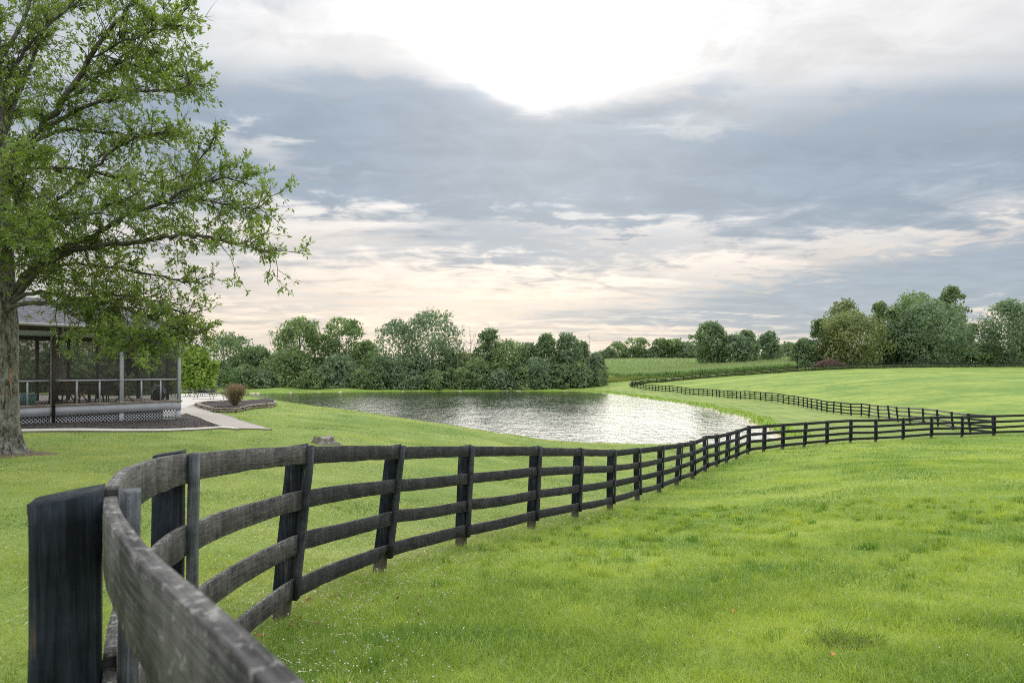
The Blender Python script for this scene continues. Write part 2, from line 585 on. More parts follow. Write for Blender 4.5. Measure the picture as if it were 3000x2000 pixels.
def ground(x, y, detail=True):
    x = np.atleast_1d(np.asarray(x, float))
    y = np.atleast_1d(np.asarray(y, float))
    out = np.empty(len(x))
    for s in range(0, len(x), 20000):
        xs, ys = x[s:s + 20000], y[s:s + 20000]
        q = warp(xs, ys)
        z = kern(((q[:, None] - CW[None]) ** 2).sum(-1)) @ WTS[:nC] + WTS[nC] + q @ WTS[nC + 1:]
        r = np.hypot(xs, ys)
        if detail:
            k = np.clip((r - 3) / 30, 0, 1)
            z = z + k * (0.05 * np.sin(xs * 0.55 + 0.3 * ys) * np.sin(ys * 0.41 - 0.2 * xs) + 0.025 * np.sin(xs * 1.3 + 1) * np.sin(ys * 1.1))
        sd = shore_sd(xs, ys)
        z = np.where(sd > 0, np.maximum(z, np.minimum(0.02 + 0.22 * sd, 0.22 + 0.01 * sd)), np.minimum(z, -np.minimum(0.25 * -sd, 1.4)))
        out[s:s + 20000] = z
    return out


def gz(x, y):
    return float(ground([x], [y])[0])


# mown lane between the pond and the lane fence, lawn left of the near fence
FENCE_XY = np.array([P(p[1], p[2], p[3])[:2] for p in NEAR_POSTS])
FENCE_XY = np.vstack([[3.0, -8.0], [1.6, -2.2], [0.30, -0.15], FENCE_XY])
LANE_XY = np.array([P(*p)[:2] for p in LANE_POSTS])


def poly_in(x, y, poly):
    ins = np.zeros(len(x), bool)
    for i in range(len(poly)):
        a, b = poly[i], poly[(i + 1) % len(poly)]
        c = (a[1] > y) != (b[1] > y)
        ins ^= c & (x < a[0] + (y - a[1]) / (b[1] - a[1] + 1e-12) * (b[0] - a[0]))
    return ins


def line_dist(x, y, L):
    best = np.full(len(x), 1e9)
    p = np.stack([x, y], -1)
    for a, b in zip(L[:-1], L[1:]):
        ab = b - a
        t = np.clip(((p - a) @ ab) / (ab @ ab), 0, 1)
        best = np.minimum(best, np.hypot(*(p - a - t[:, None] * ab).T))
    return best


LAWN_POLY = np.vstack([FENCE_XY[:-3], LANE_XY, [[20, 190], [-300, 190], [-300, -300], [3, -300]]])


def zones(x, y):
    """R lawn (mown), G verge (lush, long), B bare shore"""
    sd = shore_sd(x, y)
    lawn = poly_in(x, y, LAWN_POLY).astype(float)
    verge = np.clip(1 - np.abs(sd - 1.6) / 1.6, 0, 1) * np.clip((x - 8) / 10, 0, 1) * (y > 54)
    verge = np.maximum(verge, np.clip(1 - np.abs(sd - 1.5) / 2, 0, 1) * (y > 140))
    bare = np.clip(1 - np.abs(sd - 0.1) / 0.5, 0, 1)
    return np.stack([lawn, verge, bare], -1)


GRID = {}


def make_ground():
    ang = np.concatenate([np.linspace(-45, 45, 560), np.linspace(45, 315, 110)[1:-1]])
    ang = np.radians(ang)
    rad = [0.25]
    while rad[-1] < 2600:
        r = rad[-1]
        rad.append(r + max(0.14, r * (0.0125 if 30 < r < 230 else 0.03)))
    rad = np.array(rad)
    R, A = np.meshgrid(rad, ang, indexing='ij')
    X, Y = (R * np.sin(A)).ravel(), (R * np.cos(A)).ravel()
    Z = ground(X, Y)
    nr, na = len(rad), len(ang)
    i = np.arange(nr - 1)[:, None] * na
    j = np.arange(na)[None]
    j2 = (j + 1) % na
    F = np.stack([i + j, i + na + j, i + na + j2, i + j2], -1).reshape(-1, 4)
    GRID.update(rad=rad, a0=ang[0], da=ang[1] - ang[0], na=560, Z=Z.reshape(nr, na))
    V = np.stack([X, Y, Z], -1)
    V = np.vstack([V, [[0, 0, float(ground([0.01], [0.01])[0])]]])
    T = np.stack([np.full(na, len(V) - 1), np.arange(na), (np.arange(na) + 1) % na], -1)
    col = zones(V[:, 0], V[:, 1])
    return build('ground', V, [F, T], mat_ground(), col=col, smooth=True)


def mat_ground():
    m_, g = material('grassland')
    geo = g.node('ShaderNodeNewGeometry')
    pos = geo.outputs['Position']
    px, py, pz = g.sep(pos)
    at = g.node('ShaderNodeAttribute')
    at.attribute_name = 'zone'
    lawn, verge, bare = g.sep(at.outputs['Color'])
    big = g.noise(pos, 0.16, 4, 0.55)
    mid = g.noise(pos, 0.9, 5, 0.6)
    fine = g.noise(pos, 9.0, 5, 0.65)
    tiny = g.noise(pos, 60.0, 3, 0.6)
    swell = g.noise(g.comb(g.mul(px, 0.05), g.mul(py, 0.16), 0.0), 1.0, 5, 0.62, 0.4)
    f1 = g.ss(g.add(g.mul(big, 0.28), g.mul(mid, 0.30), g.mul(swell, 0.42)), 0.40, 0.61)
    past = g.mix(f1, (0.105, 0.190, 0.032), (0.262, 0.318, 0.062))
    lawnc = g.mix(f1, (0.112, 0.182, 0.036), (0.238, 0.285, 0.075))
    # mowing swaths along the lane
    w = g.node('ShaderNodeTexWave')
    w.wave_type = 'BANDS'
    w.bands_direction = 'X'
    rot = g.node('ShaderNodeMapping')
    rot.inputs['Rotation'].default_value = (0, 0, math.radians(8))
    g.put(rot.inputs[0], pos)
    g.nt.links.new(rot.outputs[0], w.inputs['Vector'])
    w.inputs['Scale'].default_value = 0.16
    w.inputs['Distortion'].default_value = 1.2
    sw = g.mul(g.ss(w.outputs['Fac'], 0.3, 0.7), g.ss(px, 14, 24), g.ss(py, 44, 60))
    lawnc = g.mix(g.mul(sw, 0.35), lawnc, (0.25, 0.285, 0.085))
    col = g.mix(lawn, past, lawnc)
    f2 = g.ss(g.add(g.mul(fine, 0.6), g.mul(tiny, 0.4)), 0.32, 0.7)
    col = g.mix(g.mul(f2, 0.45), col, (0.075, 0.115, 0.022))
    f3 = g.ss(g.noise(pos, 2.6, 5, 0.7), 0.60, 0.74)
    col = g.mix(g.mul(f3, 0.40), col, (0.27, 0.25, 0.10))
    col = g.mix(g.ss(g.mul(verge, g.add(0.5, mid)), 0.15, 0.7), col, (0.16, 0.25, 0.03))
    col = g.mix(g.ss(g.add(bare, g.mul(g.add(mid, -0.5), 1.2)), 0.45, 0.75), col, (0.42, 0.36, 0.26))
    h = g.add(g.mul(fine, 0.5), g.mul(tiny, 0.25), g.mul(mid, 1.2))
    return finish(m_, g, principled(g, col, 0.9, h, 0.7, 0.08, 0.15))


ground_obj = tag(make_ground(), kind='structure')


def gfast(x, y):
    """height of the finished ground sheet (inside the 90 degree field ahead)"""
    r, a = np.hypot(x, y), np.arctan2(x, y)
    fa = np.clip((a - GRID['a0']) / GRID['da'], 0, GRID['na'] - 1.001)
    fr = np.clip(np.interp(r, GRID['rad'], np.arange(len(GRID['rad']))), 0, len(GRID['rad']) - 1.001)
    i, j = fr.astype(int), fa.astype(int)
    p, q = fr - i, fa - j
    Z = GRID['Z']
    return Z[i, j] * (1 - p) * (1 - q) + Z[i + 1, j] * p * (1 - q) + Z[i, j + 1] * (1 - p) * q + Z[i + 1, j + 1] * p * q


def mat_water():
    m_, g = material('pond_water')
    geo = g.node('ShaderNodeNewGeometry')
    pos = geo.outputs['Position']
    px, py, pz = g.sep(pos)
    v1 = g.comb(g.mul(px, 0.75), g.mul(py, 1.0), 0.0)
    n1 = g.noise(v1, 0.75, 3, 0.6, 0.6)
    n2 = g.noise(v1, 2.4, 3, 0.6, 0.4)
    n3 = g.noise(v1, 0.22, 2, 0.5, 0.3)
    # cat's paws: patches where the breeze ruffles the surface more
    gust = g.ss(g.noise(g.comb(g.mul(px, 0.05), g.mul(py, 0.02), 0.0), 1.0, 2, 0.5), 0.35, 0.65, 0.55, 1.25)
    dash = g.noise(g.comb(g.mul(px, 0.9), g.mul(py, 0.16), 0.0), 1.0, 4, 0.7, 0.3)
    gust = g.mul(gust, g.ss(dash, 0.32, 0.68, 0.75, 1.25))
    h = g.mul(g.add(g.mul(n1, 0.62), g.mul(n2, 0.26), g.mul(n3, 0.5)), gust)
    b = g.node('ShaderNodeBsdfPrincipled')
    b.inputs['Base Color'].default_value = (0.020, 0.028, 0.022, 1)
    b.inputs['Roughness'].default_value = 0.07
    b.inputs['IOR'].default_value = 1.333
    b.inputs['Specular IOR Level'].default_value = 0.5
    bn = g.node('ShaderNodeBump')
    bn.inputs['Strength'].default_value = 1.0
    bn.inputs['Distance'].default_value = 0.135
    g.put(bn.inputs['Height'], h)
    g.nt.links.new(bn.outputs[0], b.inputs['Normal'])
    return finish(m_, g, b.outputs[0])


def make_water():
    c = SHORE.mean(0)
    out = SHORE + (SHORE - c) / np.linalg.norm(SHORE - c, axis=1)[:, None] * 2.2
    V = np.hstack([out, np.zeros((len(out), 1))])
    V = np.vstack([V, [[c[0], c[1], 0]]])
    n = len(out)
    F = np.stack([np.arange(n), (np.arange(n) + 1) % n, np.full(n, n)], -1)
    o = build('pond_water', V, F, mat_water())
    return tag(o, kind='structure')


make_water()

# ------------------------------------------------------------------ plank fences
FH = 1.42
BOARD_TOP = [1.405, 1.045, 0.680, 0.315]
BOARD_H = 0.147


def mat_plank(name, dark, light, lich, lich_amt=0.5, rough=0.85):
    m_, g = material(name)
    uv = g.node('ShaderNodeTexCoord').outputs['UV']
    ux, uy, _ = g.sep(uv)
    oi = g.node('ShaderNodeObjectInfo').outputs['Random']
    base = g.comb(g.add(ux, g.mul(oi, 37.0)), g.add(uy, g.mul(oi, 11.0)), 0.0)
    grain = g.noise(g.comb(g.add(g.mul(ux, 3.0), g.mul(oi, 37.0)), g.add(g.mul(uy, 70.0), g.mul(oi, 9.0)), 0.0), 1.0, 6, 0.65, 0.8)
    blot = g.noise(base, 5.0, 5, 0.6)
    drip = g.noise(g.comb(g.add(g.mul(ux, 16.0), g.mul(oi, 19.0)), g.mul(uy, 2.5), 3.0), 1.0, 4, 0.6)
    crisp = g.noise(g.comb(g.add(g.mul(ux, 9.0), g.mul(oi, 17.0)), g.mul(uy, 260.0), 0.0), 1.0, 4, 0.7, 0.6)
    f = g.ss(g.add(g.mul(grain, 0.30), g.mul(crisp, 0.24), g.mul(blot, 0.26), g.mul(drip, 0.20)), 0.41, 0.60)
    col = g.mix(f, dark, light)
    sp = g.noise(base, 34.0, 4, 0.7)
    edge = g.ss(g.m('ABSOLUTE', g.add(uy, -0.08)), 0.035, 0.085, 0.0, 0.085)
    l = g.mul(g.ss(g.add(sp, edge, g.mul(g.add(blot, -0.5), 0.25)), 0.615, 0.68), lich_amt)
    col = g.mix(l, col, lich)
    h = g.add(g.mul(grain, 0.6), g.mul(crisp, 0.5), g.mul(sp, 0.2))
    return finish(m_, g, principled(g, col, rough, h, 0.6, 0.006, 0.25))


def mat_post():
    m_, g = material('tarred_post')
    co = g.node('ShaderNodeTexCoord').outputs['Object']
    x, y, z = g.sep(co)
    oi = g.node('ShaderNodeObjectInfo').outputs['Random']
    st = g.noise(g.comb(g.mul(x, 42.0), g.mul(y, 42.0), g.add(g.mul(z, 2.2), g.mul(oi, 50))), 1.0, 6, 0.7, 0.9)
    bl = g.noise(g.comb(x, y, g.add(z, g.mul(oi, 50))), 5.0, 4, 0.6)
    col = g.mix(g.ss(g.add(g.mul(st, 0.6), g.mul(bl, 0.4)), 0.38, 0.64), (0.0035, 0.0048, 0.0072), (0.022, 0.029, 0.040))
    col = g.mix(g.ss(g.add(st, g.mul(g.add(bl, -0.5), 0.8)), 0.60, 0.74), col, (0.070, 0.056, 0.040))
    foot = g.ss(g.add(z, g.mul(g.add(bl, -0.5), 0.22)), 0.24, 0.14)
    col = g.mix(foot, col, g.mix(st, (0.03, 0.027, 0.023), (0.135, 0.12, 0.098)))
    return finish(m_, g, principled(g, col, 0.75, g.add(st, bl), 0.6, 0.010, 0.12))


M_POST = mat_post()
M_PLANK_OLD = mat_plank('weathered_plank', (0.013, 0.013, 0.014), (0.108, 0.104, 0.100), (0.30, 0.30, 0.27), 0.45)
M_PLANK_MID = mat_plank('worn_black_plank', (0.008, 0.009, 0.011), (0.046, 0.047, 0.050), (0.24, 0.24, 0.21), 0.45)
M_PLANK_DARK = mat_plank('black_plank', (0.006, 0.007, 0.009), (0.024, 0.026, 0.029), (0.17, 0.17, 0.15), 0.30)
M_PLANK_BARE = mat_plank('bare_grey_plank', (0.11, 0.10, 0.095), (0.26, 0.24, 0.22), (0.40, 0.39, 0.34), 0.3)
M_BATTEN_OLD = mat_plank('weathered_batten', (0.028, 0.032, 0.037), (0.115, 0.125, 0.135), (0.35, 0.34, 0.30), 0.2)
M_BATTEN = mat_plank('black_batten', (0.010, 0.012, 0.015), (0.045, 0.051, 0.058), (0.2, 0.2, 0.18), 0.15)


def post_mesh(parent, foot, top, tdir, ndir, r, rnd, fine=True):
    """sawn half-round post: flat towards the planks (ndir), round behind"""
    L = [-0.25, 0.0, 0.10, 0.24, 0.5, 0.8, 1.1, 1.36, FH] if fine else [-0.25, 0.0, 0.2, FH]
    n = 12 if fine else 7
    w, dp = 0.070, 0.135
    flat = 0.80
    prof = [(-w, 0), (w, 0)]
    for k in range(n - 3):
        a = math.pi * (k + 0.5) / (n - 3)
        prof.append((w * 1.04 * math.cos(a) * (1.0), -dp * (flat + (1 - flat) * math.sin(a)) if 0.5 < a < 2.64 else -dp * (0.35 if k in (0, n - 4) else 0.7)))
    prof = np.array(prof)
    n = len(prof)
    V = []
    for h in L:
        c = foot + (top - foot) * (h / FH)
        c = c.copy()
        c[2] = foot[2] + h
        k = 1.0
        if fine and 0 <= h < 0.12:
            k = 0.90
        pr = prof * k + rnd.normal(0, 0.0028 if fine else 0.0, prof.shape)
        tilt = 0.14 if h == FH else 0.0
        V.append(c + pr[:, :1] * tdir + pr[:, 1:] * ndir + np.array([0, 0, 1]) * (pr[:, 1:] * tilt))
    V = np.concatenate(V)
    i = np.arange(len(L) - 1)[:, None] * n
    j = np.arange(n)[None]
    j2 = (j + 1) % n
    Q = np.stack([i + j, i + n + j, i + n + j2, i + j2], -1).reshape(-1, 4)
    cap = (np.arange(n) + (len(L) - 1) * n)[::-1][None]
    V = V - foot
    return build('post', V, [Q, cap], M_POST, parent, loc=foot)


def catmull(Pm, P0, P1, P2, t):
    t = t[:, None]
    return 0.5 * ((2 * P0) + (-Pm + P1) * t + (2 * Pm - 5 * P0 + 4 * P1 - P2) * t ** 2 + (-Pm + 3 * P0 - 3 * P1 + P2) * t ** 3)


def plank_mesh(parent, C, ndirs, h, th, mat, rnd, rough_edge=0.0, chamfer=0.0, cut=None):
    """C: centre line of the top edge (n,3); board hangs h below it; built along the curve"""
    n = len(C)
    seg = np.r_[0, np.cumsum(np.linalg.norm(np.diff(C, axis=0), axis=1))]
    z = np.array([0, 0, 1.0])
    top = C.copy()
    bot = C - z * h
    if rough_edge > 0:
        k = rnd.normal(0, rough_edge, n)
        k2 = rnd.normal(0, rough_edge, n)
        k = np.convolve(k, [.25, .5, .25], 'same')
        top = top + z * k[:, None]
        bot = bot + z * k2[:, None]
    if cut is not None:
        bot[-3:] += z * np.array(cut)[:, None]
    half = ndirs * th / 2
    if chamfer > 0:
        c = chamfer
        rows = [(top - half - z * c, 0.16 - c), (top - half * (1 - 2 * c / th), 0.16), (top + half * (1 - 2 * c / th), 0.185), (top + half - z * c, 0.16 - c),
                (bot + half + z * c, c), (bot + half * (1 - 2 * c / th), 0.0), (bot - half * (1 - 2 * c / th), -0.02), (bot - half + z * c, c)]
    else:
        rows = [(top - half, 0.16), (top + half, 0.16), (bot + half, 0.0), (bot - half, 0.0)]
    m_ = len(rows)
    V = np.stack([r[0] for r in rows], 1).reshape(-1, 3)
    uv = np.stack([np.stack([seg, np.full(n, r[1])], -1) for r in rows], 1).reshape(-1, 2)
    i = np.arange(n - 1)[:, None] * m_
    j = np.arange(m_)[None]
    j2 = (j + 1) % m_
    Q = np.stack([i + j, i + m_ + j, i + m_ + j2, i + j2], -1).reshape(-1, 4)
    caps = np.stack([np.arange(m_), (np.arange(m_) + (n - 1) * m_)[::-1]])
    o0 = V.mean(0)
    return build('plank', V - o0, [Q, caps], mat, parent, uv=uv, loc=o0)


def make_fence(root, feet, tops, side, mat_of, batten_of, fine_until=0, seg_near=14, seg_far=3, th=0.028, seed=1, batten=True, jit=0.012, post_from=0):
    """feet/tops: (n,3). side: +1 planks to the right of the walking direction"""
    rnd = np.random.default_rng(seed)
    n = len(feet)
    T = np.gradient(feet[:, :2], axis=0)
    T /= np.linalg.norm(T, axis=1)[:, None]
    N = np.stack([T[:, 1], -T[:, 0]], -1) * side
    T3 = np.hstack([T, np.zeros((n, 1))])
    N3 = np.hstack([N, np.zeros((n, 1))])
    for i in range(post_from, n):
        post_mesh(root, feet[i], tops[i], T3[i], N3[i], 0.08, rnd, fine=i < fine_until)
    lean = (tops - feet) / FH
    off = rnd.normal(0, jit, (n, 4))
    off[:, 0] *= 0.35
    for b in range(4):
        h = BOARD_TOP[b]
        line = feet + lean * h + N3 * (th / 2 + 0.002)
        line[:, 2] = feet[:, 2] + h + off[:, b]
        for i in range(n - 1):
            near = i < fine_until
            k = seg_near if near else seg_far
            t = np.linspace(0.0, 1.0, k + 1)
            C = catmull(line[max(i - 1, 0)], line[i], line[i + 1], line[min(i + 2, n - 1)], t)
            if not near or i >= 7:
                q_ = 0.55 if near else 0.35
                C = C * q_ + (line[i] * (1 - t[:, None]) + line[i + 1] * t[:, None]) * (1 - q_)
            # the board ends never meet quite level
            C[:, 2] += rnd.normal(0, 0.004) + (t - 0.5) * rnd.normal(0, 0.010)
            if near and b > 0:
                C[:, 2] -= np.sin(t * np.pi) * abs(rnd.normal(0, 0.012))
            D = np.gradient(C, axis=0)
            nd = np.stack([D[:, 1], -D[:, 0], np.zeros(len(D))], -1) * side
            nd /= np.linalg.norm(nd, axis=1)[:, None]
            ends = 0.006 / max(np.linalg.norm(C[-1] - C[0]), 0.1)
            C[0] += (C[1] - C[0]) * ends * k
            C[-1] += (C[-2] - C[-1]) * ends * k
            cut = None
            if near and b == 3 and i == 4:
                C[:, 2] -= 0.02
                cut = [0.0, 0.05, 0.11]
            plank_mesh(root, C, nd, BOARD_H + rnd.normal(0, 0.003), th, mat_of(i, b), rnd, (0.0035 if i < 3 else 0.0018) if near else 0.0, 0.002 if near else 0.0, cut)
    if batten:
        for i in range(post_from, n):
            mb = MB()
            bw, bt = 0.072, 0.042
            f = feet[i] + N3[i] * (th + 0.004 + bt / 2)
            lo, hi = BOARD_TOP[3] - BOARD_H - 0.01, BOARD_TOP[0] + 0.004
            a = f + lean[i] * lo
            a[2] = feet[i][2] + lo + off[i, 3] - 0.01
            c = f + lean[i] * hi
            c[2] = feet[i][2] + hi
            ax = c - a
            ln = np.linalg.norm(ax)
            ax /= ln
            tx = T3[i] - ax * (T3[i] @ ax)
            tx /= np.linalg.norm(tx)
            ny = np.cross(ax, tx)
            mid = (a + c) / 2
            V, uv = [], []
            ks = [(-1, -1), (1, -1), (1, 1), (-1, 1)]
            K_ = 7 if i < fine_until else 2
            for q in range(K_):
                s = q / (K_ - 1)
                wob = rnd.normal(0, 0.0015, 2) if K_ > 2 else (0, 0)
                for e, (p_, r_) in enumerate(ks):
                    V.append(a + ax * ln * s + tx * (p_ * bw / 2 + wob[0]) + ny * (r_ * bt / 2 + wob[1]) - mid)
                    uv.append((s * ln, 0.04 * e))
            i0 = np.arange(K_ - 1)[:, None] * 4
            j = np.arange(4)[None]
            Q = np.stack([i0 + j, i0 + (j + 1) % 4, i0 + 4 + (j + 1) % 4, i0 + 4 + j], -1).reshape(-1, 4)
            caps = np.array([[3, 2, 1, 0], [4 * (K_ - 1), 4 * (K_ - 1) + 1, 4 * (K_ - 1) + 2, 4 * (K_ - 1) + 3]])
            build('batten', np.array(V), [Q, caps], batten_of(i), root, uv=np.array(uv), loc=mid)


def near_fence():
    feet, tops = [], []
    for (x, y) in ((1.50, -2.0), (0.392, -0.218)):
        feet.append([x, y, gz(x, y)])
        tops.append([x, y, gz(x, y) + FH])
    for ut, uf, vf, d in NEAR_POSTS:
        p = P(uf, vf, d)
        z = gz(p[0], p[1])
        feet.append([p[0], p[1], z])
        tops.append([(ut - 1500) / 2000 * d, d, z + FH])
    feet, tops = np.array(feet), np.array(tops)
    root = thing('plank_fence', 'long curving black four-plank fence sweeping from the foreground around the pasture', 'fence', feet[4])
    mats = lambda i, b: M_PLANK_OLD if i < 4 else M_PLANK_MID if i < 9 or (i < 13 and b % 2) else M_PLANK_DARK
    make_fence(root, feet - feet[4], tops - feet[4], 1, mats, lambda i: M_BATTEN_OLD if i < 4 else M_BATTEN, fine_until=12, seed=3, post_from=1)
    return feet


NEAR_FEET = near_fence()


def far_fences():
    feet = np.array([P(*p) for p in LANE_POSTS])
    j = NEAR_FEET[28] + np.array([0.15, 0.25, 0])
    feet = np.vstack([[j], feet])
    feet[:, 2] = ground(feet[:, 0], feet[:, 1])
    tops = feet + [0, 0, FH]
    rnd = np.random.default_rng(5)
    tops[:, 0] += rnd.normal(0, 0.05, len(tops))
    tops[1:9, 0] -= 0.14
    root = thing('plank_fence', 'winding black plank fence along the mown lane, grey planks at its near end', 'fence', feet[0])
    m_ = lambda i, b: M_PLANK_DARK if i == 0 else M_PLANK_BARE if i < 9 else M_PLANK_MID if i < 14 else M_PLANK_DARK
    make_fence(root, feet - feet[0], tops - feet[0], 1, m_, lambda i: M_BATTEN, seed=11, batten=False, seg_far=2, jit=0.02)
    f2 = np.array([P(*p) for p in FAR_POSTS])[1:]
    f2[:, 2] = ground(f2[:, 0], f2[:, 1])
    f2 = np.vstack([feet[-1:], f2])
    root = thing('plank_fence', 'thin distant plank fence along the top of the pasture below the trees', 'fence', f2[0])
    t2 = f2 + [0, 0, FH]
    make_fence(root, f2 - f2[0], t2 - f2[0], 1, lambda i, b: M_PLANK_DARK, lambda i: M_BATTEN, seed=12, batten=False, seg_far=1, jit=0.02, post_from=1)


far_fences()

# ------------------------------------------------------------------ foliage builders
def unit(v):
    return v / (np.linalg.norm(v, axis=-1, keepdims=True) + 1e-12)


def leaves(pos, axis, nrm, length, width, rnd, curl=0.15):
    """kite-shaped leaves: pos (n,3) at the leaf foot"""
    n = len(pos)
    axis = unit(axis)
    side = unit(np.cross(axis, nrm))
    nn = np.cross(side, axis)
    L = np.broadcast_to(length, (n,))[:, None]
    W = np.broadcast_to(width, (n,))[:, None]
    V = np.stack([pos, pos + axis * L * 0.55 + side * W * 0.5 + nn * L * curl * 0.5, pos + axis * L, pos + axis * L * 0.55 - side * W * 0.5 + nn * L * curl * 0.5], 1).reshape(-1, 3)
    return V, np.arange(n * 4).reshape(n, 4)


def clumps(pos, nrm, size, rnd):
    """ragged leaf sprays of about `size`, facing roughly along nrm"""
    n = len(pos)
    nn = unit(nrm * 1.25 + rnd.normal(0, 0.6, (n, 3)))
    t = unit(np.cross(nn, rnd.normal(0, 1, (n, 3))))
    b = np.cross(nn, t)
    s = np.broadcast_to(size, (n,))[:, None]
    k = rnd.uniform(0.55, 1.30, (n, 4, 1))
    a = np.linspace(0, 2 * np.pi, 4, endpoint=False)[None, :, None] + rnd.uniform(-0.6, 0.6, (n, 4, 1))
    V = pos[:, None] + (np.cos(a) * t[:, None] + np.sin(a) * b[:, None]) * k * s[:, None] * 0.5
    V = V + nn[:, None] * rnd.normal(0, 0.12, (n, 4, 1)) * s[:, None]
    return V.reshape(-1, 3), np.arange(n * 4).reshape(n, 4)


M_BARK = simple('bark', (0.085, 0.075, 0.062), (0.20, 0.185, 0.16), 9, 0.9, 0.02, 0.8)
M_TWIG = simple('twig_bark', (0.045, 0.040, 0.033), (0.09, 0.08, 0.065), 12, 0.9, 0.01, 0.5)
M_DEADWOOD = simple('dead_wood', (0.20, 0.18, 0.16), (0.11, 0.10, 0.09), 3, 0.9, 0.02, 0.5)
M_CROWN = {
    'deep': leafy('leaves_deep', (0.074, 0.122, 0.060), (0.215, 0.292, 0.138), 0.45, 0.45, tcol=(1.05, 1.2, 0.65)),
    'mid': leafy('leaves_mid', (0.092, 0.146, 0.066), (0.262, 0.340, 0.148), 0.46, 0.45, tcol=(1.05, 1.2, 0.65)),
    'bluish': leafy('leaves_bluish', (0.090, 0.140, 0.084), (0.242, 0.318, 0.180), 0.45, 0.45, tcol=(1.0, 1.15, 0.75)),
    'olive': leafy('leaves_olive', (0.115, 0.145, 0.056), (0.275, 0.310, 0.130), 0.42, 0.5, tcol=(1.05, 1.15, 0.65)),
    'fresh': leafy('leaves_fresh', (0.095, 0.185, 0.030), (0.320, 0.410, 0.085), 0.45, 1.6),
}


def profile(style, h):
    """crown half-width (0..1) over crown height (0..1)"""
    if style == 'round':
        return np.sqrt(np.clip(1 - (2 * h - 0.92) ** 2 / 1.18, 0.02, 1))
    if style == 'column':
        return np.clip(np.sqrt(np.clip(1 - (h - 0.35) ** 2 / 0.5, 0.02, 1)), 0.05, 1) * (1.05 - 0.35 * h)
    if style == 'bush':
        return np.sqrt(np.clip(1 - h ** 2, 0.02, 1))
    if style == 'vase':
        return np.clip(0.35 + 0.9 * h, 0, 1) * np.sqrt(np.clip(1 - (np.clip(h - 0.55, 0, 1) / 0.5) ** 2, 0.03, 1))
    return np.ones_like(h)


